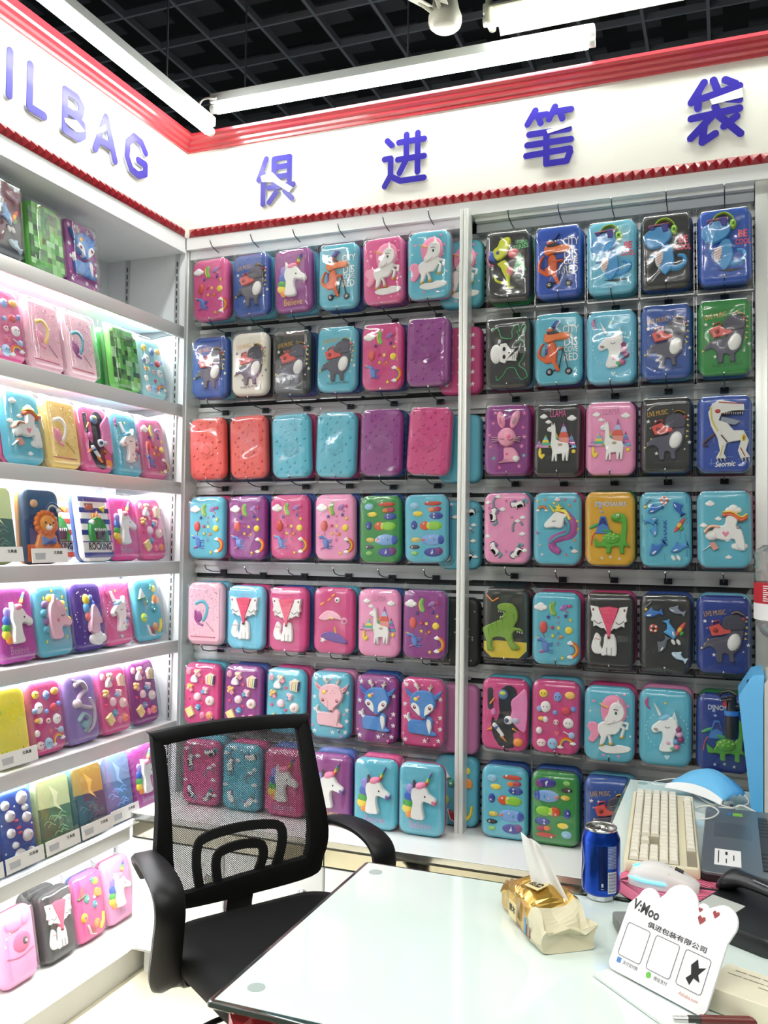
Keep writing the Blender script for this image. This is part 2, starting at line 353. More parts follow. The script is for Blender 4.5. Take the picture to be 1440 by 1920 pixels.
def a_monsters(a, bg=GRN, flip=1):
    "row of small coloured monsters printed sideways"
    a.on('monster_print'); a.at(0, 0, 1, 0 if flip > 0 else 180)
    for x, y, rx, ry, c in ((.35, 1.1, .42, .1, 'C0402C'), (.3, .82, .16, .11, 'E07B34'), (.55, .85, .2, .12, 'A83A50'), (.5, .55, .32, .16, '3A4A9C'), (.0, .12, .26, .2, 'D2502C'), (.42, .12, .36, .2, '8CC83C'), (.12, .12, .16, .17, 'C9D43C'), (.3, -.5, .5, .26, '7FA8DC'), (.7, -.5, .17, .2, '3B55A8'), (.35, -1.05, .42, .2, '3A3A96'), (.6, -1.0, .2, .18, '7A3A78'),
        (-.5, 1.0, .22, .16, '8FC0DC'), (-.5, 1.0, .13, .11, K), (-.35, .65, .24, .12, YEL), (-.52, .15, .15, .2, '35459A'), (-.45, -.5, .2, .11, 'E0C040'), (-.5, -.82, .24, .1, '303438'), (-.5, -1.1, .16, .1, '8CC86A')): a.el(x, y, rx, ry, c, .07)
    for x, y in ((.12, 1.15), (.42, .62), (.42, .5), (-.05, .2), (.2, .2), (.25, -.4), (-.52, .66), (-.55, .1), (-.4, -.48), (-.6, -.82), (.3, -1.1), (-.46, 1.02)): a.el(x, y, .05, .05, W, .1, n=8); a.el(x + .01, y, .022, .022, K, .12, n=6)
    a.st([(.42, -.55), (.42, -.44)], .03, '2F3F80', .1); a.pg([(.28, -1.1), (.38, -1.1), (.34, -.9)], W, .1); a.el(-.1, -.5, .1, .06, 'E07050', .1)
    a.at()
def a_fox(a, bg=TEAL):
    "sitting white fox with closed eyes"
    p = 'E65577'
    a.on('fox_relief')
    a.pg([(-.55, -.95), (-.7, -.7), (-.62, -.35), (-.5, -.1), (-.32, -.3), (-.35, -.6), (-.2, -.9)], W, .12, 3)
    a.pg([(-.3, -1.0), (-.2, -.5), (-.15, -.15), (.2, -.15), (.3, -.5), (.3, -.95), (.2, -1.02), (-.1, -1.0)], W, .14, 2)
    a.pg([(-.75, 1.0), (-.42, .95), (.0, -.1), (-.2, .1), (-.3, .08), (-.5, .2), (-.62, .15), (-.62, .35), (-.72, .4), (-.68, .6)], W, .18)
    a.pg([(.75, 1.0), (.42, .95), (.0, -.1), (.2, .1), (.3, .08), (.5, .2), (.62, .15), (.62, .35), (.72, .4), (.68, .6)], W, .18)
    a.pg([(-.38, .92), (0, .98), (.38, .92), (.12, .1), (.05, -.25), (-.05, -.25), (-.12, .1)], p, .22)
    a.el(0, -.26, .07, .07, '7A2E3A', .26, n=8)
    for sx in (-1, 1):
        a.el(sx * .62, .85, .07, .1, '7A3A3E', .2); a.st([(sx * .28, .36), (sx * .42, .28), (sx * .6, .42)], .045, '4A2A30', .21, 3)
    for i in range(4):
        for j in range(5 - i): a.el((j - (4 - i) / 2) * .12, .82 - i * .16, .025, .025, 'C03A5C', .25, n=6)
    for x in (-.08, .1): a.st([(x, -.98), (x, -.68)], .04, '8A4A50' if bg != BLK else '4A2A30', .16)
    a.st([(-.6, -.38), (-.5, -.32), (-.42, -.38), (-.34, -.34)], .04, 'C04060', .14)
def a_llama(a, bg=LPK):
    "white llama before striped mountains"
    a.on('mountain_relief')
    for x, w, h, cs in ((.3, .36, 1.1, ('B05AA0', 'B9C3E4', 'D8604E', 'E79A8E', '8E4A9A')), (-.05, .3, .75, ('B5CF58', YEL, '52B79A', '7EC4DC', 'B5CF58')), (-.45, .26, .55, ('B5CF58', '7EC4DC', YEL, '52B79A', 'D8A0C8')), (.62, .22, .6, ('C04A78', '5FA8CC', '8E6AB0', 'C86AA8', '5FA8CC')), (-.72, .16, .32, ('D07AB0', 'C0A8D8', 'C07AB0', 'D8A0C8', 'B05AA0'))):
        for i, c in enumerate(cs):
            t0, t1 = i / 5, (i + 1) / 5
            a.pg([(x - w * t0 - .001, -.35 + h * (1 - t0)), (x + w * t0 + .001, -.35 + h * (1 - t0)), (x + w * t1, -.35 + h * (1 - t1)), (x - w * t1, -.35 + h * (1 - t1))], c, .05)
    a.on('llama_relief')
    a.pg([(-.38, .35), (-.35, .5), (-.22, .55), (-.2, .72), (-.14, .56), (-.08, .7), (-.04, .5), (.0, .0), (.2, -.12), (.5, -.15), (.55, -.35), (.5, -.9), (.42, -.9), (.4, -.6), (.34, -.9), (.28, -.9), (.25, -.6), (.05, -.62), (.05, -.92), (-.02, -.92), (-.05, -.65), (-.1, -.92), (-.17, -.92), (-.15, -.5), (-.22, -.2), (-.2, .3)], W, .14)
    a.el(.18, -.22, .16, .1, 'B8A890', .16); a.el(-.3, .42, .1, .07, W, .17)
    a.on('printed_pattern'); a.cloud(-.55, .98, .15); a.cloud(-.35, .75, .12); a.cloud(.62, .9, .18)
    a.heart(-.6, -.7, .14, YEL, .07); a.el(-.68, -.55, .07, .22, YEL, .07); a.el(.72, -.5, .09, .09, YEL, .07)
    a.on('lettering'); a.tx('LLAMA', .05, 1.1, .66, .28, 'D8609A' if bg == BLK else tone(bg, .88))
def a_sweets(a, bg=PINK):
    "cupcakes, macarons and cake slices"
    a.on('sweets_relief'); r = 'F3B6C4'
    def mac(x, y, c, ro=90): a.el(x, y, .13, .17, c, .12, ro - 90); a.st([(x, y - .1), (x, y + .1)], .04, tone(c, .85), .14)
    def cup(x, y, ro, c='F1C878', l='E88CA8'):
        o = a.A, a.OX, a.OY, a.K; a.at(x, y, 1, ro); a.pg([(-.12, 0), (.12, 0), (.09, -.2), (-.09, -.2)], l, .1)
        for q in (-.05, .05): a.st([(q, -.02), (q * .8, -.18)], .025, W, .12)
        for dx, dy in ((-.1, .04), (.1, .04), (0, .08), (0, .16)): a.el(dx, dy, .1, .09, c, .14)
        a.at(*([o[1], o[2], o[3], math.degrees(o[0])]))
    mac(-.72, 1.08, r); cup(-.2, 1.02, 50, 'F4DCC0'); a.pg([(.3, .55), (.7, .5), (.75, 1.0), (.5, 1.1), (.25, .95)], 'F3E3C8', .14)
    for i, c in enumerate(('E890B0', YEL, '7CB86A', '7A6A90')): a.st([(.38 + i * .1, .58), (.42 + i * .1, .95)], .08, c, .16)
    a.pg([(-.55, .6), (-.2, .6), (-.25, .85), (-.4, .95), (-.55, .8)], 'EFEDF0', .14, 3); cup(-.6, .3, 35); cup(.2, .22, -60, 'F3C9D0', '3FA0C8')
    a.el(-.2, -.1, .2, .2, 'F6D5DA', .14); a.el(.5, -.25, .25, .24, 'F6E6DC', .14); a.el(.5, -.22, .12, .12, 'F6CFC8', .2); a.pg([(-.85, -.75), (-.5, -.55), (-.3, -.95), (-.6, -1.15)], 'F3DFA0', .14); a.st([(-.75, -.78), (-.45, -.98)], .08, YEL, .16)
    a.el(-.15, -.62, .15, .16, '4FA0C0', .12); a.st([(-.27, -.6), (-.05, -.66)], .04, W, .14); mac(.1, -.98, 'F19AB8', 90); a.el(.5, -.95, .21, .21, 'F08A9A', .1); a.el(.5, -.95, .17, .17, 'F3A25A', .14); a.el(.5, -.95, .07, .07, bg, .16)
    for x, y in ((.05, .62), (-.68, -.2), (.05, -.4)): a.heart(x, y, .09, 'E04A70', .05)
def a_deer(a, bg=PUR, d='4A86C8'):
    "fawn with antlers among white flowers"
    w = W; pk = d != '4A86C8'
    a.on('deer_relief')
    a.pg([(-.55, -.85), (-.6, -.4), (-.4, -.3), (.1, -.3), (.35, -.1), (.55, -.3), (.5, -.7), (.7, -.85), (.6, -.95), (-.2, -.9)], d, .14, 3)
    a.st([(-.5, -.4), (-.62, -.25), (-.6, -.05)], .16, W, .14, 3, .4); a.pg([(.32, -.2), (.5, -.35), (.45, -.85), (.35, -.8), (.25, -.4)], W if not pk else d, .17, 3)
    for sx in (-1, 1):
        a.pg([(.1 + sx * .42, .75), (.1 + sx * .85, 1.05), (.1 + sx * .72, .75), (.1 + sx * .48, .55)], d, .14); a.pg([(.1 + sx * .5, .75), (.1 + sx * .76, .95), (.1 + sx * .66, .76)], 'D05A6A' if pk else '3A6AB0', .16)
        a.st([(.1 + sx * .25, .9), (.1 + sx * .32, 1.25)], .07, 'E0D6C8', .1); a.st([(.1 + sx * .28, 1.05), (.1 + sx * .42, 1.18)], .05, 'E0D6C8', .1); a.st([(.1 + sx * .28, 1.0), (.1 + sx * .18, 1.15)], .05, 'E0D6C8', .1)
    a.pg([(-.5, .55), (-.3, .9), (.1, 1.0), (.5, .9), (.68, .55), (.62, .25), (.35, .0), (.15, -.3), (-.05, -.1), (-.4, .15)], d, .2, 3)
    for sx in (-1, 1): a.pg([(.08 + sx * .12, .3), (.08 + sx * .4, .5), (.08 + sx * .55, .3), (.08 + sx * .3, .02), (.08 + sx * .08, -.1)], W if not pk else d, .22, 3); a.el(.08 + sx * .35, .27, .12, .13, '8E3038', .25); a.el(.1 + sx * .35, .3, .04, .04, W, .28, n=6)
    a.el(.12, -.2, .1, .07, '9A3A50', .25); a.el(-.22, .62, .14, .13, YEL, .24); a.el(-.1, .7, .1, .1, 'E88AA0', .24)
    for x, y in ((.2, .72), (.12, .6), (.3, .6)): a.el(x, y, .045, .04, 'C04A58' if pk else '2F5CA8', .22, n=8)
    a.on('printed_pattern')
    for x, y in ((-.72, 1.2), (-.3, 1.22), (.85, .65), (-.78, .35), (.85, -.15), (.85, -.65), (-.75, -1.2), (.15, -1.2), (.78, -1.15), (-.75, -.2)): a.flower(x, y, .1)
    for x, y in ((0, 1.2), (.72, -.35), (-.85, -.95), (.6, -1.35)): a.heart(x, y, .07, 'E890A8', .02)
def a_glit(a, bg='E3B3C0', m='9A4A8A', g='5FAEBE'):
    "glitter window with unicorn outline"
    a.on('glitter_window'); a.pg([(x * 1.0, y) for x, y in rrect(1.66, 2.66, .14, 3)], tone(bg, 1.06), .03)
    R = random.Random(3)
    for i in range(120): a.el(R.uniform(-.75, .75), R.uniform(-.2, 1.2) if i % 3 else R.uniform(-1.2, 1.2), R.uniform(.015, .035), R.uniform(.012, .03), R.choice((m, tone(bg, .7), g, tone(bg, .55), tone(bg, 1.15))), .05, n=5)
    a.on('unicorn_relief'); a.st([(-.45, .5), (-.1, .6), (.15, .35), (.1, -.05), (-.05, -.3)], .22, g, .06, 4); a.el(-.35, -.15, .25, .3, m, .07); a.st([(-.5, .1), (-.4, -.4), (-.1, -.55)], .14, m, .08, 3); a.st([(.1, -.4), (.55, -.85)], .05, tone(bg, .7), .06); a.st([(-.75, -1.1), (.6, -1.12)], .06, 'C06070', .06)
def a_space(a, bg=PINK):
    "astronaut, rocket and planets"
    n = '1D2430'; a.on('space_relief')
    a.pg([(.1, 1.25), (.4, 1.2), (.55, .9), (.3, .3), (.35, -.3), (.65, -.6), (.4, -.75), (.42, -1.35), (-.2, -1.3), (-.55, -.6), (-.5, -.1), (-.35, -.3), (-.2, .1), (-.25, .9)], n, .03, 2); a.st([(-.62, 1.0), (-.6, .3)], .26, n, .03, 3)
    a.pg([(.95, 1.1), (.95, -.55), (.6, -.5), (.3, -.1), (.35, .2), (.3, .6), (.6, .9)], 'E88ABC', .08, 3); a.el(-.05, .85, .22, .22, '5C86A8', .12); a.el(-.05, .92, .16, .1, 'C8CF4A', .14); a.el(-.45, .1, .12, .15, 'D87AB8', .1); a.el(.62, -1.1, .22, .18, ORG, .1)
    a.el(.2, -.2, .2, .19, W, .16); a.el(.15, -.2, .13, .13, '2F4F80', .19); a.el(.5, -.2, .18, .14, 'B8BED0', .14); a.st([(-.4, -.45), (-.05, -.85)], .2, W, .14, 0, .2); a.el(-.32, -.55, .09, .09, '2F5FA0', .17); a.st([(-.1, -.9), (.12, -1.1)], .12, ORG, .12, 0, .8); a.st([(-.6, .45), (-.45, .65)], .08, ORG, .08); a.pg([(-.75, -.7), (-.5, -.5), (-.5, -.65)], ORG, .08); a.st([(.4, -.55), (.6, -.65)], .1, ORG, .08, 0, .7)
def a_kawaii(a, bg=PINK):
    "small kawaii food and animal icons"
    a.on('kawaii_icons')
    for x, y, rx, ry, c, e in ((-.5, .95, .18, .17, YEL, 1), (.1, .85, .17, .2, '7FA0DC', 1), (.6, .95, .22, .16, 'F0C060', 0), (-.4, .4, .22, .24, W, 1), (-.65, .3, .13, .13, '9AA8D8', 0), (.0, .2, .1, .1, '7FA0DC', 0), (.45, .3, .2, .17, 'D84A5A', 0), (.75, .4, .12, .12, '7F90D8', 0), (-.55, -.1, .16, .1, 'F0C060', 0), (-.4, -.12, .12, .13, W, 0), (.05, -.2, .12, .12, 'F4C8CC', 1), (.55, -.2, .22, .22, W, 1), (-.65, -.6, .13, .15, W, 0), (.7, -.68, .14, .14, 'A8C0E0', 0), (-.55, -1.1, .2, .17, 'F4D8D8', 1), (-.08, -1.1, .22, .24, '9CC4E0', 1)): 
        a.el(x, y, rx, ry, c, .1)
        if e:
            for q in (-.07, .07): a.el(x + q, y + .02, .03, .035, K, .13, n=7)
    a.rainbow(.5, -1.1, .32, 20); a.heart(.1, -.65, .12, 'E0607A', .05); a.st([(.35, -.55), (.6, -.66)], .04, W, .05)
def a_cool(a, bg=LBL):
    "blue dinosaur in headphones and sunglasses"
    b = '4E9ED8'; a.on('dinosaur_relief')
    a.st([(.1, -.7), (.45, -.75), (.72, -.55), (.7, -.3), (.5, -.25)], .26, b, .12, 4, .5); a.pg([(-.1, .2), (.2, .2), (.3, -.2), (.3, -.6), (.0, -1.0), (-.25, -.7), (-.3, -.3)], b, .14, 2)
    a.pg([(-.38, -.2), (-.12, .0), (-.08, -.35), (-.25, -.7), (-.4, -.5)], W, .16, 2)
    for i in range(5): a.st([(-.4 + i * .02, -.2 - i * .1), (-.12, -.1 - i * .1)], .045, RED, .18)
    a.st([(-.3, -.15), (-.6, -.22)], .1, b, .16, 0, .3); a.pg([(-.85, .45), (-.75, .75), (-.3, .95), (.1, .9), (.25, .6), (.1, .3), (-.3, .1), (-.65, .12)], b, .24, 4)
    a.on('sunglasses_relief'); a.pg([(-.18, 1.02), (.12, 1.0), (.1, .7), (-.1, .7)], '3B3280', .3); a.pg([(-.62, .95), (-.42, .98), (-.4, .82), (-.55, .78)], '3B3280', .28); a.st([(-.65, .98), (.15, 1.04)], .05, 'E08A9C', .3)
    a.on('headphones_relief'); a.st([(-.42, 1.0), (-.25, 1.2), (.05, 1.25), (.3, 1.05), (.35, .85)], .07, 'A8D04A', .26, 4); a.el(.32, .78, .14, .2, 'A8D04A', .3); a.el(.32, .78, .08, .12, '4E8A3A', .34)
    a.on('lettering'); a.tx('BE', .68, .4, .34, .3, 'E0506A', 0, .04); a.tx('COOL', .68, .08, .56, .24, 'E0506A', 0, .04)
    a.on('printed_pattern'); a.pg([(-.3, -.98), (.2, -1.08), (.8, -.98), (.2, -.95)], tone(bg, .3), .01)
def a_legend(a, bg=BLK):
    "yellow lizard with pink boxing gloves"
    y = 'D9E02E'; a.on('lizard_relief')
    a.st([(-.1, -.1), (0, -.6), (-.2, -.72), (-.5, -.6), (-.55, -.4)], .16, y, .1, 4, .5); a.pg([(-.45, .1), (-.1, .25), (.05, .0), (.12, -.4), (.1, -.9), (.3, -1.0), (.0, -.98), (-.05, -.6), (-.2, -.3), (-.3, -.05)], y, .12, 2); a.pg([(-.62, .65), (-.4, .85), (-.3, 1.1), (.05, 1.2), (.15, 1.0), (.0, .6), (-.1, .4), (-.45, .25)], y, .2, 3)
    a.el(-.68, .45, .2, .27, '3A66C0', .16, 20); a.st([(-.8, .65), (-.85, .2), (-.65, .05)], .07, 'D84A8A', .18, 3); a.el(-.4, .55, .1, .12, '4A4A90', .24)
    a.on('boxing_glove_relief'); a.el(.25, .5, .24, .2, 'E2606A', .22, 20); a.el(.1, -.25, .14, .2, 'E2606A', .2)
    a.on('lettering'); g = '7CC88A'; a.tx('LEGEND', .6, .98, .5, .16, g, -4, .03); a.tx('SERIES', .58, .78, .66, .2, g, 5, .03); a.tx('A', .52, .12, .55, .8, g, 0, .05); a.tx("IT'S NOT JUST", .55, -.5, .6, .1, '5C8A68'); a.tx('GAME', .5, -.66, .3, .09, '5C8A68')
def a_skull(a, bg=BLK):
    "white skull with glowing green hands"
    a.on('skull_relief'); a.el(-.5, -.05, .26, .42, W, .12); a.pg([(-.3, .35), (-.05, .38), (.15, .1), (.5, .08), (.6, .32), (.5, -.02), (.4, -.42), (-.02, -.38), (-.1, -.5), (-.3, -.42)], W, .14); a.el(-.12, .12, .09, .13, K, .18); a.el(-.12, -.22, .09, .13, K, .18); a.el(.1, -.05, .06, .05, K, .18)
    for i in range(4): a.st([(.22 + i * .09, .05), (.24 + i * .09, -.36)], .025, K, .17)
    a.on('printed_pattern'); g = '4FA866'
    for pts in (((-.7, .95), (-.5, 1.1), (-.35, .9), (-.3, .7), (-.1, .6), (.2, .6), (.2, .9), (.35, 1.15), (.5, 1.1), (.5, .85), (.7, 1.15), (.8, 1.0), (.65, .7), (.5, .6), (.7, .4), (.75, .0)), ((.75, -.1), (.6, -.4), (.5, -.6), (.75, -.8), (.85, -1.1), (.6, -1.2), (.4, -.9), (.3, -.7), (.0, -.7), (-.2, -1.0), (-.45, -1.2), (-.5, -1.0))): a.st(pts, .045, g, .05, 3); 
    a.st([(.4, .9), (.55, .5), (.4, .35)], .03, g, .05, 3); a.st([(.3, -1.1), (.7, -1.3)], .03, '3F6A9A', .05)
def a_moon(a, bg=TEAL):
    "small white unicorn and crescent moon"
    a.on('unicorn_relief'); a.pg([(-.2, -.85), (.1, -.92), (.38, -.8), (.36, -.4), (.5, .0), (.48, .3), (.3, .45), (.0, .5), (-.2, .3), (-.45, .08), (-.5, -.08), (-.38, -.2), (-.12, -.12), (-.08, -.4)], W, .18, 3); a.pg([(.25, .38), (.38, .72), (.5, .3)], W, .22); a.pg([(.32, .42), (.38, .6), (.44, .36)], '9AD0E0', .23); a.st([(.02, .1), (.1, .04), (.2, .1)], .035, '5A4A55', .22, 2); a.el(-.32, -.05, .17, .1, '9A8E86', .2, -10); a.el(.0, .42, .26, .12, '7FC0DC', .22, 20); a.st([(-.18, .52), (-.4, .95)], .13, W, .16, 0, .7)
    for x, y, c in ((.5, .0, '8E3A6E'), (.55, -.2, 'E6B0CC'), (.6, -.4, '8E3A6E'), (.4, -.5, '6FA8C8'), (.45, -.7, 'D0709A'), (.3, -.75, '5FAE7A'), (.15, -.55, 'E6B0CC')): a.el(x, y, .15, .13, c, .2)
    a.on('printed_pattern'); a.pg([(-.65, 1.2), (-.78, 1.0), (-.7, .78), (-.55, .72), (-.65, .85), (-.64, 1.05)], 'B8407E', .06); a.heart(.1, -1.15, .11, 'C8E4EA', .03); a.star(.02, .98, .07, YEL, .03)
    for sx in (-1, 1):
        for k in range(9):
            t = math.radians(200 - k * 20 + 10) if sx < 0 else math.radians(-20 + k * 16); an = math.radians(130 + k * 13) if sx < 0 else math.radians(50 - k * 13)
            x, y = .08 + .8 * math.cos(an), -.1 + .75 * math.sin(an); a.el(x, y, .05, .022, 'B8DCE4', .02, math.degrees(an) + 60, n=6)
def a_bunny(a, bg=PUR):
    "pink bunny among small flowers"
    p = 'F0A6BE'; a.on('bunny_relief')
    a.pg([(-.35, -1.0), (-.1, -.85), (-.1, -.4), (.1, -.35), (.35, -.4), (.55, -.75), (.4, -.95), (.0, -.98)], p, .16, 3); a.el(.42, -.82, .16, .16, W, .2)
    a.el(-.25, .85, .17, .38, p, .18, 12); a.el(.35, .85, .18, .42, p, .18, -20); a.el(-.25, .8, .09, .24, 'E07898', .2, 12); a.el(.35, .8, .1, .26, 'B8909A', .2, -20)
    a.el(.0, .1, .4, .42, p, .26); a.el(.12, .12, .13, .15, 'E07898', .3); a.st([(-.25, .02), (-.15, -.03), (-.05, .02)], .035, 'A03A5A', .3, 2); a.st([(.1, -.02), (.2, -.06), (.32, .0)], .035, 'A03A5A', .3, 2); a.heart(.05, -.65, .08, 'D84A70', .18)
    for sx in (-1, 1):
        for q in (-.1, 0, .1): a.st([(sx * .35, .0 + q * .5), (sx * .62, .0 + q)], .03, 'F6D6E0', .2)
    a.on('printed_pattern'); R = random.Random(2)
    for x, y in ((-.6, .7), (-.75, .2), (-.7, -.3), (-.55, -.8), (.7, .5), (.75, .1), (.65, -.3), (.75, -.7), (.1, 1.25), (-.5, 1.15), (.75, 1.1), (.55, -1.15), (-.3, -1.2)): a.flower(x, y, .09, R.choice(('D8609A', '5FB0B8', 'E890B8')), 'F4D0DC')
def a_robot(a, bg='2E4C9E'):
    "mechanical white tyrannosaurus"
    a.on('robot_dinosaur_relief'); w, y, r = 'E4E2DC', 'D9C65A', 'B03A34'
    a.pg([(-.45, 1.15), (-.2, 1.3), (.3, 1.2), (.7, 1.1), (.72, .85), (.3, .85), (-.1, .75), (-.2, .5), (.1, .4), (.35, .1), (.7, .1), (.9, -.3), (.8, -.7), (.95, -.95), (.6, -1.0), (.5, -.7), (.6, -.3), (.3, -.35), (.1, -.4), (.0, -.8), (.1, -1.0), (-.3, -1.0), (-.15, -.7), (-.25, -.2), (-.5, .3), (-.6, .8)], w, .16)
    a.pg([(-.1, .65), (.3, .55), (.6, .45), (.4, .3), (.05, .35), (-.15, .5)], '8E96A4', .14); a.st([(-.1, .72), (.65, .8)], .06, '4A2A28', .2); a.st([(-.2, 1.2), (.6, 1.12)], .06, r, .2, 3); a.st([(-.5, 1.0), (-.45, .5), (-.25, .1)], .1, y, .2, 4)
    for i in range(9): a.pg([(-.02 + i * .08, .78), (.04 + i * .08, .79), (.01 + i * .08, .7)], W, .22)
    a.el(-.25, .85, .14, .12, r, .2); a.st([(-.1, -.1), (.1, -.35)], .08, '5A3A30', .2); a.el(.7, -.2, .12, .2, y, .2); a.el(.7, -.2, .06, .13, 'A06A30', .22); a.st([(.6, -.6), (.75, -.9)], .06, r, .2); a.st([(-.05, -.5), (-.15, -.9)], .06, y, .2); a.st([(-.3, 0), (-.75, -.4), (-.6, -.5)], .1, '5A2E2A', .14, 3, .4)
    for x in (-.25, -.12, .02, .65, .78, .9): a.st([(x, -.98), (x + .03, -1.12)], .05, W, .16, 0, .6)
    a.on('printed_pattern'); R = random.Random(8)
    for i in range(26):
        x, y = R.uniform(-.85, .8), R.uniform(-1.3, 1.3); d = R.choice(((.25, 0), (0, .25), (.15, 0))); a.st([(x, y), (x + d[0], y + d[1])], .016, '8FA8DC', .008)
    a.on('lettering'); a.tx('Seornic', .05, -1.2, .75, .22, W, 3, .02, .02, .3)
def a_dinos(a, bg='D6A228'):
    "green long-necked dinosaur by a blue volcano"
    g = '5CA83A'; a.on('volcano_relief'); a.pg([(-.55, -.2), (.05, -.2), (-.15, .5), (-.35, .5)], '4A7FC0', .08); a.pg([(-.32, .45), (-.18, .45), (-.05, .1), (-.25, .2), (-.45, .1)], '26327E', .1); a.el(-.6, .1, .25, .07, '3F9A5A', .1, 25); a.el(-.1, -.1, .25, .09, '3F9A5A', .1, -10)
    for i, y in enumerate((.68, .86, 1.02)): a.el(-.3 - i * .06, y, .07, .05, '9AB0DC', .05)
    a.on('dinosaur_relief'); a.pg([(-.55, -.75), (-.6, -.4), (-.35, -.62), (-.2, -.3), (.1, -.15), (.4, -.3), (.5, .0), (.48, .25), (.2, .28), (.12, .45), (.3, .6), (.55, .6), (.7, .4), (.72, .0), (.68, -.55), (.85, -.75), (.6, -.7), (.6, -1.0), (.42, -1.0), (.4, -.75), (.1, -.75), (.08, -1.0), (-.1, -1.0), (-.12, -.78), (-.3, -.75)], g, .14, 2)
    a.el(.12, -.42, .4, .26, g, .22); a.el(.28, .46, .22, .17, g, .22)
    for x, y in ((-.1, -.3), (.05, -.22), (.2, -.25), (.35, -.32), (0, -.4), (.18, -.42), (-.2, -.42)): a.el(x, y, .045, .045, 'C8E06A', .26, n=7)
    a.el(.35, .52, .08, .08, W, .25); a.el(.35, .52, .035, .04, K, .28, n=7); a.st([(-.72, -.7), (-.68, -.35), (-.55, -.15)], .05, RED, .04, 2)
    a.on('lettering'); a.tx('DINOSAURS', .05, 1.0, 1.25, .2, 'C8CCD8', 0, .03)
    for x in (-.3, .05, .4): a.flower(x, -1.15 - abs(x) * .2, .06, 'DCE4EC')
def a_shark(a, bg=TEAL):
    "small blue sharks, surfboard and lifebuoy"
    d = bg == BLK; b = '3B74C0'; a.on('shark_relief')
    def sh(x, y, r, c, k=1):
        o = a.A, a.OX, a.OY, a.K; a.at(x, y, k, r); a.pg([(-.35, 0), (-.15, .14), (.02, .28), (.08, .13), (.3, .05), (.45, .18), (.42, -.02), (.45, -.15), (.3, -.06), (0, -.16), (-.25, -.12)], c, .12, 2); a.el(-.15, -.06, .14, .05, W, .15); a.el(-.18, .06, .025, .025, K, .15, n=6)
        a.at(o[1], o[2], o[3], math.degrees(o[0]))
    if d: L = ((-.5, .75, 10, b, .9), (.4, .9, -20, '8A90A0', .8), (.2, .1, 110, '58A6DC', 1), (-.1, -.5, 60, '6A6E78', .9), (.5, -.9, -30, 'C8E0F0', .8))
    else: L = ((-.4, .8, 20, b, .8), (.5, .85, -60, '2F62B8', .8), (-.4, -.05, 80, '5AA0D8', .7), (-.35, -.8, 40, '3B74C0', 1), (.5, -.75, 20, '4E8ED0', .9), (-.5, .35, 190, '4E9AD0', .7))
    for q in L: sh(*q)
    a.on('beach_icons'); x, y = (-.45, .15) if d else (-.02, 1.15)
    a.el(x, y, .18, .18, 'C8503C', .08)
    for k in range(4): a.el(x + .12 * math.cos(k * 1.57 + .7), y + .12 * math.sin(k * 1.57 + .7), .055, .055, W, .11, n=7)
    a.el(x, y, .08, .08, bg, .1); a.el(.55, .15, .09, .36, RED, .08, -35); a.el(.55, .15, .09, .14, 'F0C040', .1, -35); a.el(.62, .0, .07, .1, '4FA84A', .1, -35)
    for q in (0, .2): a.el(.3 + q, -1.15 if not d else -.35, .07, .13, W, .07, 30)
    a.st([(-.8, .95), (-.55, 1.2)], .05, '8A8A8E', .07); a.el(-.75, .9, .06, .06, YEL, .08)
    a.on('printed_pattern')
    if not d:
        for x, y in ((.85, 1.0), (.85, .2), (.8, -.5), (-.85, .3), (-.8, -.3), (-.8, -1.0), (.6, -.4), (0, -1.25), (.85, -1.1)): a.st([(x, y + k * .07) if k % 2 else (x - .06, y + k * .07) for k in range(5)], .022, '2F7A9A', .01)
        a.on('lettering'); a.tx('SHARK', .0, -.05, .9, .14, '2F6AB0', 90, .03)
def a_sleep(a, bg=TEAL):
    "sleeping unicorn with rainbow tail and clouds"
    a.on('unicorn_relief'); a.pg([(-.55, -.3), (-.3, .1), (.0, .15), (.1, .5), (.4, .6), (.5, .35), (.45, .1), (.65, -.1), (.75, -.8), (.5, -.75), (.35, -.4), (.1, -.45), (-.2, -.4)], W, .18, 4); a.el(-.45, -.25, .25, .2, W, .22); a.cloud(.55, -.65, .28); a.cloud(.35, .75, .28)
    a.st([(.0, .55), (.3, .55), (.6, .35), (.8, .45)], .16, 'E8704E', .24, 4); a.st([(.0, .65), (.3, .65), (.62, .45), (.82, .55)], .09, 'F2C24A', .26, 4); a.st([(-.7, -.1), (-.5, .1), (-.2, .08)], .12, 'F0B89A', .26, 3); a.pg([(-.55, -.55), (-.35, -.5), (-.2, -.75), (-.4, -.85)], 'E8A090', .14); a.heart(.05, -.2, .15, 'E890A8', .2); a.el(.5, .05, .1, .07, 'A8A4AA', .22, 30); a.st([(-.45, -.6), (-.8, -.85)], .06, W, .12, 0, .7)
    a.on('printed_pattern'); a.cloud(-.5, 1.0, .17); a.cloud(-.2, .4, .12); a.cloud(-.75, .15, .13); a.cloud(.15, -1.1, .12)
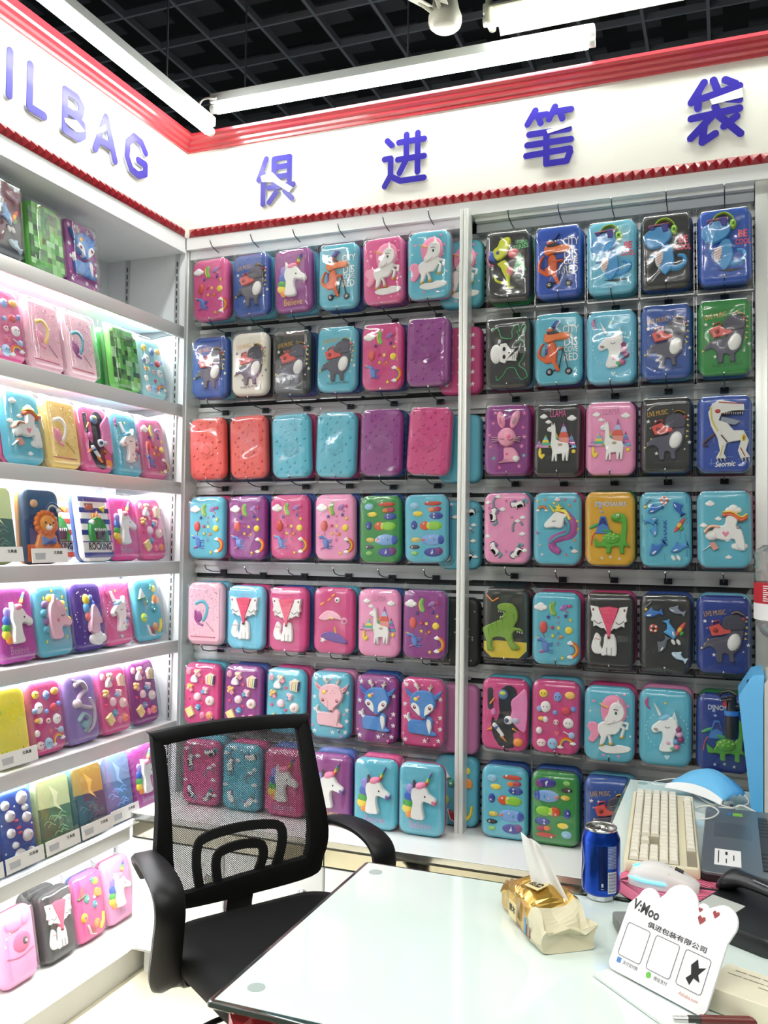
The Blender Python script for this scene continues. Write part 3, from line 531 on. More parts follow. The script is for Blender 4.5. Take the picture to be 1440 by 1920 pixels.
def a_many(a, bg=LPK):
    "scattered little white unicorns and rainbows"
    a.on('unicorn_relief')
    for x, y, r in ((.5, 1.0, 20), (-.55, .55, -80), (-.5, -.9, -50), (.45, -1.05, 60)):
        o = 4; a.at(x, y, 1.05, r); a.pg([(-.28, -.05), (-.3, .14), (-.18, .2), (-.05, .1), (.2, .12), (.28, .02), (.25, -.2), (.15, -.08), (-.02, -.08), (-.08, -.2), (-.15, -.05)], '4A3A48', .03, 2); a.at(x, y, .9, r)
        a.pg([(-.28, -.05), (-.3, .14), (-.18, .2), (-.05, .1), (.2, .12), (.28, .02), (.25, -.2), (.15, -.08), (-.02, -.08), (-.08, -.2), (-.15, -.05)], W, .08, 2); a.st([(.25, .05), (.42, .1), (.45, -.08)], .12, '6FA0A8', .08, 2); a.el(-.12, .2, .12, .06, '8A7AA8', .1)
    a.at()
    for x, y, r in ((-.35, 1.05, 100), (.5, .0, 30)): a.st([(x + .22 * math.cos(math.radians(t + r)), y + .3 * math.sin(math.radians(t + r))) for t in range(0, 200, 25)], .12, '8A8A9A', .05); a.cloud(x + .2, y - .25, .13); a.cloud(x, y + .3, .12)
    for x, y in ((-.78, 1.1), (.72, .45), (-.8, -.35), (.8, -.95)): a.cloud(x, y, .12)
    a.on('printed_pattern')
    for x, y in ((0, 1.15), (-.75, .85), (.25, .45), (.0, -1.0)): a.star(x, y, .08, 'B0506A', .02); a.star(x, y, .05, bg, .03)
def a_longmane(a, bg=TEAL):
    "unicorn head with long striped mane"
    a.on('unicorn_relief'); a.st([(.3, .55), (.62, .2), (.6, -.2), (.2, -.35), (-.15, -.5), (-.15, -.8), (.05, -.95)], .5, 'B0559A', .12, 5, .4); a.st([(.3, .5), (.52, .15), (.45, -.2), (.05, -.35), (-.25, -.6)], .22, '4FA0B0', .17, 5, .4); a.st([(.0, .75), (.35, .7), (.55, .4)], .16, 'F2E05A', .2, 4)
    a.pg([(-.5, .1), (-.45, .25), (-.2, .5), (.0, .7), (.3, .6), (.55, .6), (.35, .4), (.3, .1), (.15, .0), (-.1, .05), (-.4, .0)], W, .2, 2); a.st([(-.15, .32), (-.08, .28), (.0, .32)], .03, K, .24, 2); a.star(.1, .85, .2, YEL, .2, 10); a.st([(-.1, .7), (-.3, .98)], .09, 'F2E05A', .18, 0, .7)
    a.on('printed_pattern'); R = random.Random(4)
    a.rainbow(-.6, .75, .2, 0)
    for x, y, c in ((-.8, 1.15, YEL), (-.5, 1.2, ORG), (.35, 1.2, 'D87090'), (.75, 1.15, 'D87090'), (.55, .95, ORG), (-.8, -.2, 'C05A90'), (-.7, -.7, 'D8D0C0'), (-.6, -1.1, W), (.75, -.5, ORG), (.6, -.8, '3A6AA0'), (.4, -1.1, 'D87090'), (.85, .3, YEL), (-.1, 1.05, YEL)): a.star(x, y, .08, c, .03)
    a.cloud(.75, -.95, .13, 'EED8D0'); a.cloud(.05, 1.2, .12, 'EEC8D0'); a.pg([(.8, .1), (.92, -.02), (.8, -.2), (.86, -.03)], YEL, .03)
def a_trex(a, bg='30342E'):
    "green roaring tyrannosaurus on yellow ground"
    g = '7CA23C'; a.on('ground_print'); a.pg([(-.93, -.75), (-.3, -.7), (.93, -.75), (.93, -1.1), (.6, -1.42), (-.6, -1.42), (-.93, -1.1)], 'D8BE3C', .02)
    a.on('dinosaur_relief'); a.pg([(-.95, -.2), (-.6, .0), (-.3, .15), (.05, .3), (.05, .55), (-.25, .6), (-.3, .8), (.0, .9), (.35, .85), (.55, .55), (.55, .15), (.4, -.1), (.65, -.15), (.8, -.3), (.5, -.25), (.35, -.4), (.4, -.75), (.65, -1.0), (.3, -1.05), (.1, -.7), (-.1, -.55), (-.5, -.6), (-.55, -.95), (-.45, -1.1), (-.75, -1.1), (-.8, -.7)], g, .16, 2)
    a.pg([(.0, .55), (-.1, .35), (-.25, .2), (.0, .22), (.15, .4)], g, .14, 2); a.el(.15, .78, .05, .04, YEL, .2, n=7)
    for x, y in ((-.25, .58), (-.15, .56), (-.05, .54), (-.18, .27), (-.08, .3)): a.pg([(x - .03, y), (x + .03, y), (x, y - .08 if y > .4 else y + .08)], W, .18)
    for x, y in ((-.55, -.15), (-.35, .0), (-.7, -.35), (-.1, .12), (.4, .3)): a.st([(x, y + .15), (x + .04, y - .15)], .05, '4E6E2E', .18, 0, .7)
    for x, y in ((.55, -.25), (.65, -.27), (.75, -.3)): a.st([(x, y), (x, y - .08)], .04, W, .18)
    a.on('printed_pattern'); a.st([(-.8, 1.2), (-.55, .95), (-.3, 1.1)], .07, ORG, .04)
def a_fruit(a, bg=TEAL):
    "pineapple, orange, kiwi and melon"
    a.on('raised_print'); a.el(.5, .95, .17, .17, YEL, .1); a.star(.3, 1.05, .15, '4FA88A', .08); a.pg([(-.75, .5), (-.5, 1.0), (-.25, .6)], 'E05A64' if bg != TEAL else W, .08); a.st([(-.78, .5), (-.25, .57)], .07, '4F9A5A', .1)
    a.pg([(.3, .35), (.45, .65), (.75, .5), (.7, .2)], ORG, .1, 3); a.el(-.2, .35, .18, .2, '4F9A88', .1); a.el(-.2, .35, .07, .07, 'D8F0D0', .13); a.el(-.5, -.4, .22, .22, 'C8DC4A' if bg == TEAL else 'F2B03C', .1); a.el(-.5, -.4, .09, .09, bg, .13); a.el(.3, -.05, .14, .17, '3F9AA0', .1); a.el(.3, -.05, .05, .06, W, .13)
    a.pg([(-.3, -.8), (-.2, -1.2), (.05, -1.3), (.1, -1.05)], 'A83A44', .1, 2); a.st([(-.33, -.8), (-.2, -1.22), (.08, -1.32)], .06, W, .12); a.el(.3, -.9, .2, .2, ORG, .1); a.el(.3, -.9, .15, .15, 'F4C890', .12); a.st([(.5, -1.15), (.68, -.95), (.75, -.6)], .17, YEL, .12, 4, .3); a.el(.35, .28, .1, .1, W, .06)
    for k in range(6): a.st([(.3, -.9), (.3 + .13 * math.cos(k), -.9 + .13 * math.sin(k))], .025, 'C8503C', .14)
def a_stripes(a, c='2F3F92', bg=W):
    "green open-mouthed dinosaur on stripes"
    a.on('striped_print')
    for i in range(6): y = 1.25 - i * .5; a.pg([(-.97, y - .12), (.97, y - .12), (.97, y + .1), (-.97, y + .1)], c, .008)
    a.on('dinosaur_relief'); g = '3F9A4A'; a.pg([(-.5, -.65), (-.55, -.1), (-.4, .25), (.0, .45), (.4, .3), (.6, -.1), (.65, -.65), (.3, -.6), (.1, -.65)], g, .14, 2); a.pg([(-.25, -.6), (-.3, -.15), (.1, -.05), (.45, -.15), (.4, -.62)], '4A3434', .17); a.pg([(-.25, .38), (-.2, .62), (-.05, .45), (.1, .7), (.15, .42), (.3, .5), (.3, .35)], ORG, .1)
    for i in range(6): a.pg([(-.3 + i * .13, -.12), (-.2 + i * .13, -.1), (-.25 + i * .13, -.26)], W, .2)
    a.el(-.35, .18, .12, .13, W, .2); a.el(-.35, .18, .05, .06, K, .22, n=7); a.pg([(.3, .85), (.7, .95), (.6, .65), (.45, .75)], YEL, .08)
    a.on('lettering'); a.pg([(-.97, -.7), (.97, -.7), (.97, -1.05), (-.97, -1.05)], W, .012); a.tx('ROCKING', .1, -.88, 1.5, .32, '2A2A2A', 0, .03, .03); a.pg([(-.6, .7), (-.05, .75), (-.05, 1.05), (-.6, 1.05)], '8A5A50', .02); a.pg([(-.52, .8), (-.14, .83), (-.14, .97), (-.52, .95)], 'C8502F', .03)
def a_lion(a, bg='24406E'):
    "orange lion with blue bow tie"
    a.on('ground_print'); a.pg([(-.95, -.75), (.95, -.75), (.95, -1.45), (-.95, -1.45)], 'E0682C', .01); a.on('lion_relief'); a.pg([(-.45, -.55), (-.3, -.3), (.5, -.3), (.65, -.6), (.7, -1.0), (-.5, -1.0)], 'E88A3C', .12, 2)
    for k in range(14): a.el(.1 + .5 * math.cos(k * .449), .1 + .42 * math.sin(k * .449), .17, .15, 'E07428', .14)
    a.el(.1, .1, .48, .38, 'F0A04A', .22); a.el(.1, -.05, .24, .16, W, .26); a.el(.1, .02, .07, .05, K, .3)
    for x in (-.12, .32): a.el(x, .12, .035, .05, K, .3, n=7)
    a.pg([(-.25, -.45), (.45, -.75), (.45, -.45), (-.25, -.75)], '4A7EC0', .22); a.el(-.5, .9, .2, .17, 'D8A070', .1); a.rainbow(.55, .55, .4, 20, .06, ('26356A', 'D8D0C0', '26356A'), .2); a.on('lettering'); a.tx('Seornic', .1, -1.25, .8, .12, 'F4D0B0', 0, 0, .02, .3)
def a_pixel(a, bg='5FAE4A'):
    "pixel squares in several greens"
    a.on('pixel_pattern'); R = random.Random(11)
    for i in range(8):
        for j in range(12):
            x, y = -.96 + i * .24, -1.44 + j * .24
            if (i in (0, 7) and j in (0, 11)): continue
            a.pg([(x, y), (x + .24, y), (x + .24, y + .24), (x, y + .24)], R.choice(('5FAE4A', '4A9440', '8CCB7C', 'A8D89A', '3F7F3A', '6FBE5C', '2F5A2E')), .008)
def a_yel(a, bg='F0E23C'):
    "bubbles and seaweed on plain yellow"
    a.on('printed_pattern')
    for x, y, r in ((-.4, .6, .1), (.3, .9, .06), (.5, .2, .05), (-.6, -.1, .06), (.1, .4, .04), (.4, -.4, .05)): a.el(x, y, r, r, 'C8D85A', .02)
    for x in (-.7, -.5, -.3): a.st([(x, -1.3), (x + .05, -1.1), (x - .02, -.9)], .06, '8CB83A', .02, 3)
    a.star(.55, -1.0, .14, 'E08A4A', .04)
def a_planets(a, bg='26509E'):
    "white planets and moons"
    a.on('planet_relief')
    for x, y, r in ((-.5, 1.0, .2), (.4, 1.1, .28), (-.3, .55, .24), (.5, .7, .14), (.55, .3, .22), (-.35, -.1, .2), (.5, -.4, .26), (-.2, -.6, .14), (0, -1.05, .28), (.6, -1.0, .14)): a.el(x, y, r, r * .95, 'C8C4C4', .16); a.el(x + r * .3, y + r * .2, r * .35, r * .3, 'A8A4AA', .19, n=8)
    for x, y in ((0, .3), (.1, 0), (.15, -.2)): a.el(x, y, .12, .06, 'C84A5A', .06); 
    a.on('printed_pattern')
    for x, y in ((-.75, .3), (.8, .0), (-.7, -.8), (0, .85)): a.star(x, y, .05, W, .02)
def a_scene(a, c1='C8A040', c2='26424E', bg='2F5A60'):
    "landscape print of light over dark waves"
    a.on('landscape_print'); R = random.Random(6)
    a.pg([(-.8, 1.45), (.8, 1.45), (.95, 1.3), (.95, .2), (-.95, .35), (-.95, 1.3)], c1, .008); a.pg([(-.95, .36), (.0, .25), (.95, .22), (.95, -1.3), (.8, -1.45), (-.8, -1.45), (-.95, -1.3)], c2, .008)
    for i in range(12):
        x, y = R.uniform(-.7, .4), R.uniform(-1.2, .1); a.st([(x, y), (x + .2, y + .12), (x + .45, y)], .05, tone(c2, 1.5), .014, 3)
    a.pg([(-.2, 1.2), (.3, .8), (.15, .4), (.45, .0), (0, .3), (.0, .7)], tone(c1, 1.25), .014)
def a_deepuni(a, bg='4A2C88'):
    "pink unicorn neck, rainbow mane, white cloud"
    a.on('unicorn_relief'); rb_mane(a, ((-.1, .7, .2, .26, 10), (.12, .6, .16, .34, -20), (-.15, .35, .17, .22, 0), (-.12, -.05, .15, .2, 0), (.25, .4, .14, .25, -20)), 1, .12, (YEL, '3B62B8', '5FA8DC', RED, '3B62B8'))
    a.pg([(-.15, -.7), (-.05, -.1), (.1, .4), (.35, .4), (.6, -.1), (.65, -.4), (.45, -.4), (.4, -.8)], 'EBBCC8', .2, 3); a.cloud(.35, -1.0, .5, W, .16); a.st([(.5, .0), (.58, -.08)], .04, K, .24)
    a.on('printed_pattern'); R = random.Random(9)
    for i in range(26): a.el(R.uniform(-.85, .85), R.uniform(-1.2, 1.35), .03, .03, 'D8D0E8', .02, n=6)
def a_sleephead(a, bg=TEAL):
    "large pink sleeping unicorn head"
    a.on('unicorn_relief'); m = '8A6A9A'
    for x, y, c in ((-.5, .65, m), (-.6, .3, '5FA8C0'), (-.5, -.05, m), (-.55, -.4, '5FA8C0'), (-.2, .9, YEL), (.5, .6, YEL), (.75, -.1, YEL)): a.el(x, y, .2, .16, c, .1, 30)
    a.pg([(-.35, -.7), (-.45, .1), (-.3, .65), (.1, .85), (.45, .55), (.6, .1), (.85, -.15), (.7, -.35), (.35, -.3), (.2, -.45), (.25, -.75), (-.05, -.85)], 'EFC0CC', .2, 3); a.st([(.2, .15), (.3, .08), (.42, .15)], .04, K, .24, 2); a.el(.0, -.05, .13, .13, 'E07A90', .23); a.pg([(-.2, .7), (-.1, 1.05), (.05, .8)], 'EFC0CC', .22)
    a.on('printed_pattern')
    for x, y in ((-.5, .9), (.6, .9), (-.6, -.9), (.6, -.8), (0, 1.2), (.75, .4)): a.star(x, y, .09, YEL, .03)
def a_mermaid(a, bg='8E78B4'):
    "pale unicorn with flowing tail"
    a.on('unicorn_relief'); g = 'B8A8B8'; a.st([(-.3, 1.0), (.1, 1.05), (.3, .7), (-.1, .5), (-.3, .2), (.1, .0), (.5, -.1)], .26, g, .14, 5, .3); a.el(-.35, .2, .25, .2, 'C8B8C0', .2); a.st([(.5, .3), (.7, -.3), (.5, -.9), (.1, -1.1)], .12, 'C8BCC8', .12, 5); a.st([(-.3, -.5), (0, -.3), (.3, -.6), (.0, -1.0)], .2, '9AB0B8', .14, 5); a.el(.0, -.75, .22, .17, '8FB4BC', .16); a.st([(-.2, 1.1), (-.45, 1.25)], .08, W, .12, 0, .7)
def a_face(a, bg=LPK):
    "pink pony face with one big eye"
    a.on('pony_relief'); a.el(-.2, .95, .5, .3, 'F08AB8', .1, -15); a.el(.5, 1.0, .2, .3, 'F08AB8', .12, -20); a.el(.2, .1, .5, .42, 'D8608A', .06); a.el(.35, .1, .16, .17, '4A3A42', .12); a.el(.35, .1, .08, .09, 'D8D0D4', .15)
    a.st([(-.7, -.3), (0, -.45), (.8, -.3)], .03, 'C05A88', .04, 3)
    for x, y in ((-.6, .5), (-.4, .65), (-.7, .2)): a.star(x, y, .06, W, .03)
def a_flw(a, bg=HOT):
    "small white flowers"
    a.on('printed_pattern')
    for i in range(3):
        for j in range(5): a.flower(-.6 + .6 * i, -1.1 + .55 * j, .1)
def a_spark(a, bg=BLK):
    "tiny silver stars"
    a.on('printed_pattern'); R = random.Random(1)
    for i in range(24): a.star(R.uniform(-.8, .8), R.uniform(-1.3, 1.3), .05, 'B8B8C0', .02)
def a_fish(a, bg=PUR):
    "scattered orange fish, shells and planets"
    a.on('printed_icons')
    for x, y in ((-.2, .95), (-.55, .75), (.0, 1.15)): a.el(x, y, .13, .06, ORG, .05, 30)
    a.el(.2, .95, .13, .13, W, .08); a.el(.2, .95, .06, .06, K, .1); a.pg([(-.7, .1), (-.3, .45), (.2, .35), (.45, .05), (.0, .1), (-.4, .0)], 'F0B8C8', .1, 3); a.el(-.05, .12, .13, .06, YEL, .12); a.pg([(-.6, -.7), (-.2, -.5), (.3, -.6), (.75, -1.0), (.0, -.95)], '6A4A9A', .06, 3); a.star(-.5, -.9, .17, W, .05, 20); a.el(.55, .0, .17, .17, 'D8A0B8', .04); a.el(.55, .0, .11, .11, bg, .05); a.st([(.1, -.3), (.15, -.6)], .07, YEL, .06)
def a_none(a, bg=PUR):
    "plain smooth"
    pass
def tone(h, k):
    return ''.join('%02X' % max(0, min(255, int(round(int(h[i:i + 2], 16) * k)))) for i in (0, 2, 4))

# ------------------------------------------------------------------ room shell
wallm = mat('E9E9E4', 0.7, noise=.03)
g = MB().mt(brick_mat('floor_tiles', 'E6DEC4', 'B9B29C', 0.6, 0.6, 0.003, 0.25)); g.box(-0.6, 4.2, -5.2, 0.5, -0.05, 0.0); struct(g.build('floor'))
g = MB().mt(wallm); g.box(-0.6, 4.2, 0.13, 0.25, 0, 2.68); struct(g.build('wall_back'))
g = MB().mt(wallm); g.box(-0.5, -0.36, -5.2, 0.13, 0, 2.68); struct(g.build('wall_left'))
g = MB().mt(mat('24272B', 0.8)); g.box(-5, 5.5, -5.6, 6, 3.7, 3.75); struct(g.build('ceiling'))

# open black ceiling grid with its bare soffit panels behind
t = thing('ceiling_grid', 'black open-cell ceiling grid hanging over the whole stall', 'ceiling grid', (0, 0, 3.3))
b = MB().mt(mat('7E838A', 0.3, 0.6))
GX0, GX1, GY0, GY1, GP = -4.0, 4.5, -4.0, 5.0, .226
for i in range(38): x = -4.0 + i * GP; b.box(x - .006, x + .006, GY0, GY1, -.014, .014)
b.build('long_bars', t)
b = MB().mt(mat('7E838A', 0.3, 0.6))
for i in range(40): y = -3.93 + i * GP; b.box(GX0, GX1, y - .005, y + .005, -.013, .013)
b.build('cross_bars', t)
b = MB().mt(mat('3B3B40', .6))
for i in range(30):
    for j in range(33): x, y = -2.5 + i * GP, -2.0 + j * GP; b.box(x, x + .13, y, y + .13, .10, .11)
b.build('inner_panels', t)

# fascia boards, cornice and studded band
FZ0, FZ1 = 2.382, 2.675
fas = mat('F7F4EA', .35, coat=.3)
def fascia(axis, L, label):
    t = thing('sign_fascia', label, 'sign board', (0, 0, 2.33))
    f = (lambda b, a0, a1, d0, d1, z0, z1: b.box(a0, a1, -d1, -d0, z0 - 2.33, z1 - 2.33)) if axis == 'x' else (lambda b, a0, a1, d0, d1, z0, z1: b.box(d0, d1, -a1, -a0, z0 - 2.33, z1 - 2.33))
    b = MB().mt(fas); f(b, 0 if axis == 'x' else 0, L, -.06 if axis == 'x' else -.34, 0, FZ0 - .012, 2.70); b.build('board', t)
    b = MB().mt(mat('F4F5F3', .4)); f(b, 0, L, -.06, -.002, 2.33, FZ0 - .012); b.build('valance', t)
    return t
def to3(axis, a, d, z): return (a, -d, z) if axis == 'x' else (d, -a, z)
def strip(axis, L, name, prof, m, label, cat, seg=None):
    """moulding with profile (depth, z) swept along the wall, mitred at the corner"""
    b = MB().mt(m); rings = []
    r0 = [to3(axis, d, d, z) for d, z in prof]; r1 = [to3(axis, L, d, z) for d, z in prof]
    b.loft([r0, r1], True, True, True, False); o = b.build(name); tag(o, label, cat); return o
corn = [(0, 2.660), (.008, 2.660), (.010, 2.668), (.019, 2.672), (.021, 2.680), (.031, 2.685), (.034, 2.692), (.044, 2.697), (.044, 2.706), (0, 2.706)]
redg = mat('C23A44', .25, coat=.35); redd = mat('93222A', .2, coat=.4)
tb = fascia('x', 2.5, 'white glossy sign board above the hanging bays, four blue Chinese characters')
tl = fascia('y', 2.3, 'white glossy sign board above the left shelves, blue Latin letters')
strip('x', 2.5, 'cornice_moulding', corn, redg, 'glossy red cornice along the top of the back sign board', 'cornice')
strip('y', 2.3, 'cornice_moulding', corn, redg, 'glossy red cornice along the top of the left sign board', 'cornice')
def studs(axis, L, label):
    b = MB().mt(redd); p = .0275; n = int(L / p); z0, z1 = 2.354 + .016, 2.398
    zc = (z0 + z1) / 2
    for i in range(n):
        a0 = .012 + i * p
        v = [to3(axis, a0, .001, z0), to3(axis, a0 + p, .001, z0), to3(axis, a0 + p, .001, z1), to3(axis, a0, .001, z1), to3(axis, a0 + p / 2, .013, zc)]
        b.add(v, [(0, 1, 4), (1, 2, 4), (2, 3, 4), (3, 0, 4), (3, 2, 1, 0)])
    o = b.build('studded_trim_strip', auto=False); tag(o, label, 'trim strip')
studs('x', 2.45, 'dark red pyramid-studded strip along the foot of the back sign board')
studs('y', 2.25, 'dark red pyramid-studded strip along the foot of the left sign board')

# sign lettering: raised acrylic strokes
signblue = mat('220C98', .45, coat=.08); clearm = mat('E4E6F2', .15, coat=.4)
def sign_char(name, label, strokes, w, axis, a0, a1, z0, z1, patches=()):
    cx, cz = (a0 + a1) / 2, (z0 + z1) / 2; sx, sz = a1 - a0, z1 - z0
    o = thing(name, label, 'sign letter', to3('x', cx, 0, cz) if axis == 'x' else (0, cx, cz), 0 if axis == 'x' else math.radians(90), 'blue letters of the shop sign')
    def mk(pnts, ww, d0, d1, m, nm):
        b = MB().mt(m); e_ = 0.0
        for pts in pnts:
            P = [((x - .5) * sx, (z - .5) * sz) for x, z in pts]
            for (xa, za), (xb, zb) in zip(P, P[1:]):
                l = math.hypot(xb - xa, zb - za) or 1e-6; ang = math.atan2(zb - za, xb - xa); out = []
                for k in range(9): t = ang + math.pi / 2 + math.pi * k / 8; out.append((xa + ww / 2 * math.cos(t), za + ww / 2 * math.sin(t)))
                for k in range(9): t = ang - math.pi / 2 + math.pi * k / 8; out.append((xb + ww / 2 * math.cos(t), zb + ww / 2 * math.sin(t)))
                b.prism(out[::-1], -d0, -d1 - e_); e_ += .00004
        return b.build(nm, o, auto=False)
    mk(strokes, w * 1.06, .0005, .0075, clearm, 'acrylic_back'); mk(strokes, w, .0076, .0092, signblue, 'blue_film')
    if patches:
        b = MB().mt(mat('F6F5F4', .3))
        for pts in patches: b.prism([((x - .5) * sx, (z - .5) * sz) for x, z in pts], -.0093, -.0105)
        q = b.build('peeled_patch', o, auto=False); q['label'] = 'white bare patch where the blue film peeled off'
    return o
JU = [[(.25, .95), (.06, .55)], [(.18, .66), (.18, .06)], [(.45, .38), (.45, .92), (.85, .92), (.85, .38)], [(.45, .75), (.85, .75)], [(.45, .56), (.85, .56)], [(.32, .37), (.95, .37)], [(.52, .26), (.34, .08)], [(.74, .26), (.92, .1)]]
JIN = [[(.12, .88), (.22, .79)], [(.06, .56), (.2, .56), (.2, .26), (.07, .08)], [(.2, .24), (.42, .14), (.94, .14)], [(.38, .82), (.94, .82)], [(.36, .52), (.94, .52)], [(.55, .94), (.55, .5), (.4, .28)], [(.8, .94), (.8, .26)]]
BI = [[(.22, .95), (.06, .74)], [(.16, .86), (.45, .86)], [(.29, .82), (.33, .73)], [(.62, .96), (.5, .77)], [(.58, .88), (.94, .88)], [(.73, .84), (.77, .75)], [(.1, .57), (.9, .57)], [(.06, .4), (.94, .4)], [(.04, .23), (.92, .25)], [(.45, .56), (.45, .06), (.86, .06), (.93, .2)]]
DAI = [[(.3, .93), (.07, .66)], [(.19, .76), (.19, .56)], [(.3, .7), (.93, .8)], [(.47, .94), (.6, .66), (.93, .6)], [(.68, .92), (.86, .84)], [(.5, .55), (.54, .47)], [(.07, .42), (.93, .47)], [(.45, .42), (.06, .13)], [(.3, .28), (.27, .05), (.5, .15)], [(.88, .36), (.66, .24)], [(.55, .42), (.95, .1)]]
sign_char('sign_character', 'blue Chinese character ju, first of four, film peeling across its middle', JU, .0175, 'x', .272, .415, 2.437, 2.605, [[(.12, .62), (.42, .66), (.6, .5), (.95, .3), (.85, .22), (.45, .46), (.15, .5)]])
sign_char('sign_character', 'blue Chinese character jin, second of four, complete film', JIN, .0185, 'x', .715, .862, 2.435, 2.612)
sign_char('sign_character', 'blue Chinese character bi, third of four, stripe peeled under its top', BI, .0185, 'x', 1.163, 1.306, 2.438, 2.620, [[(.45, .60), (.95, .66), (.98, .61), (.48, .54)]])
sign_char('sign_character', 'blue Chinese character dai at the far right, film peeled at its middle', DAI, .02, 'x', 1.615, 1.757, 2.438, 2.625, [[(.4, .66), (.98, .76), (.99, .62), (.7, .6), (.45, .58)]])
LT = {'I': [[(.5, .93), (.5, .07)]], 'L': [[(.2, .93), (.2, .08), (.9, .08)]], 'B': [[(.15, .07), (.15, .93)], [(.15, .93), (.6, .93), (.82, .8), (.75, .6), (.5, .52), (.2, .52)], [(.5, .52), (.85, .42), (.9, .2), (.7, .07), (.15, .07)]],
      'A': [[(.1, .07), (.5, .93), (.9, .07)], [(.25, .33), (.75, .33)]], 'G': [[(.88, .72), (.7, .9), (.4, .93), (.15, .7), (.12, .35), (.3, .1), (.6, .06), (.88, .2), (.88, .42), (.58, .42)]]}
for ch, y0, y1, z0, z1, pt in (('I', -.835, -.79, 2.468, 2.599, []), ('L', -.757, -.68, 2.468, 2.600, []), ('B', -.624, -.522, 2.468, 2.597, [[(.1, .3), (.6, .42), (.95, .3), (.6, .16), (.15, .22)]]), ('A', -.492, -.380, 2.468, 2.598, [[(.1, .5), (.45, .75), (.5, .62), (.15, .42)]]), ('G', -.350, -.230, 2.470, 2.598, [])):
    sign_char('sign_letter', 'blue Latin letter %s on the left sign board%s' % (ch, ', film partly peeled' if pt else ''), LT[ch], .0225, 'y', y0, y1, z0, z1, pt)

# ------------------------------------------------------------------ fluorescent battens and fan
em = bpy.data.materials.new('tube_glow'); em.use_nodes = True; nb = em.node_tree.nodes['Principled BSDF']
nb.inputs['Base Color'].default_value = (.9, .95, .93, 1); nb.inputs['Emission Color'].default_value = (0.95, 1.0, 0.97, 1); nb.inputs['Emission Strength'].default_value = TUBE_L
def batten(label, p0, p1, refl=False, wires=(.2, .8)):
    P0, P1 = Vector(p0), Vector(p1); d = (P1 - P0); L = d.length; rz = math.atan2(d.y, d.x)
    t = thing('fluorescent_batten', label, 'ceiling light', p0, rz)
    b = MB().mt(em); b.tube([(0.02, 0, 0), (L - .02, 0, 0)], .0165, 14, True); b.build('glowing_tube', t)
    b = MB().mt(mat('D8DAD6', .35)); b.rbox(0, L, -.018, .018, .014, .045, .003)
    b.build('housing', t)
    for x in (0.0, L - .02):
        b = MB().mt(mat('E8E8E2', .3)); b.tube([(x, 0, 0), (x + .02, 0, 0)], .0145, 12); b.build('end_cap', t)
    if refl:
        b = MB().mt(mat('DEDCC8', .3, .3)); b.loft([[(x, -.075, -.005), (x, -.03, .03), (x, .03, .03), (x, .075, -.005), (x, .075, .0), (x, .03, .036), (x, -.03, .036), (x, -.075, .0)] for x in (.03, L - .03)], True, True, True, False); b.build('reflector', t)
        for x in (0.01, L - .03):
            b = MB().mt(mat('C8C6B4', .4)); b.rbox(x, x + .02, -.03, .03, -.02, .05, .004); b.build('bracket', t)
    for x in (L * wires[0], L * wires[1]): b = MB().mt(mat('50545A', .5, .5)); b.tube([(x, 0, .045), (x, 0, 3.3 - p0[2])], .003, 6); b.build('hanging_wire', t)
    return t
batten('long fluorescent tube above the left shelves, running toward the corner', (.165, -1.35, 2.668), (.155, -.10, 2.668))
batten('fluorescent tube above the hanging bays, below the reflector lamp', (.155, -.10, 2.742), (1.375, -.080, 2.742), wires=(.1, .55))
batten('reflector fluorescent lamp at top right beside the fan', (1.07, -.13, 2.83), (2.3, -.13, 2.83), True)
b = MB().mt(mat('E6E6E0', .4)); b.tube(spline([(.185, -.122, 2.765), (.14, -.125, 2.768), (.125, -.13, 2.74), (.14, -.135, 2.715)  , (.142, -.130, 2.700)], 6, False), .0035, 6); o = b.build('lamp_cable'); tag(o, 'white cable looping between the two tubes in the corner', 'cable')
# the fan above the shop (only its hub and blade roots are in the frame)
t = thing('ceiling_fan', 'cream ceiling fan hub with blades at the top edge', 'fan', (.978, -.204, 2.852), math.radians(15))
fm = mat('CFCDBC', .35)
b = MB().mt(fm); b.lathe([(.0, -.062), (.036, -.062), (.044, -.055), (.047, -.045), (.047, -.03), (.04, -.012), (.034, .02), (.02, .03), (.0, .03)], 24, cap=False); b.build('motor_housing', t)
b = MB().mt(mat('E2E0D2', .3)); b.lathe([(.0, -.066), (.03, -.066), (.036, -.0625), (.0, -.0625)], 24, cap=False); b.build('bottom_cap', t)
b = MB().mt(mat('C0BEAE', .35)); b.tube([(0, 0, .03), (0, 0, .44)], .010, 10); b.build('down_rod', t)
for k, a in enumerate((-108, -146)):
    c, s_ = math.cos(math.radians(a)), math.sin(math.radians(a)); nx, ny = -s_, c
    def q(r, w, z): return (c * r + nx * w, s_ * r + ny * w, z)
    b = MB().mt(mat('DAD9CC', .3)); b.loft([[q(.058, -.034, .004), q(.058, .030, -.030), q(.058, .030, -.034), q(.058, -.034, .0)], [q(.12, -.042, .02), q(.12, .034, -.020), q(.12, .034, -.024), q(.12, -.042, .016)], [q(.30, -.045, .026), q(.30, .04, -.006), q(.30, .04, -.010), q(.30, -.045, .022)]], True, True, True, False); b.build('fan_blade', t)
    b = MB().mt(fm); b.tube([q(.035, 0, -.03), q(.085, 0, -.012)], .006, 8); b.build('blade_arm', t)

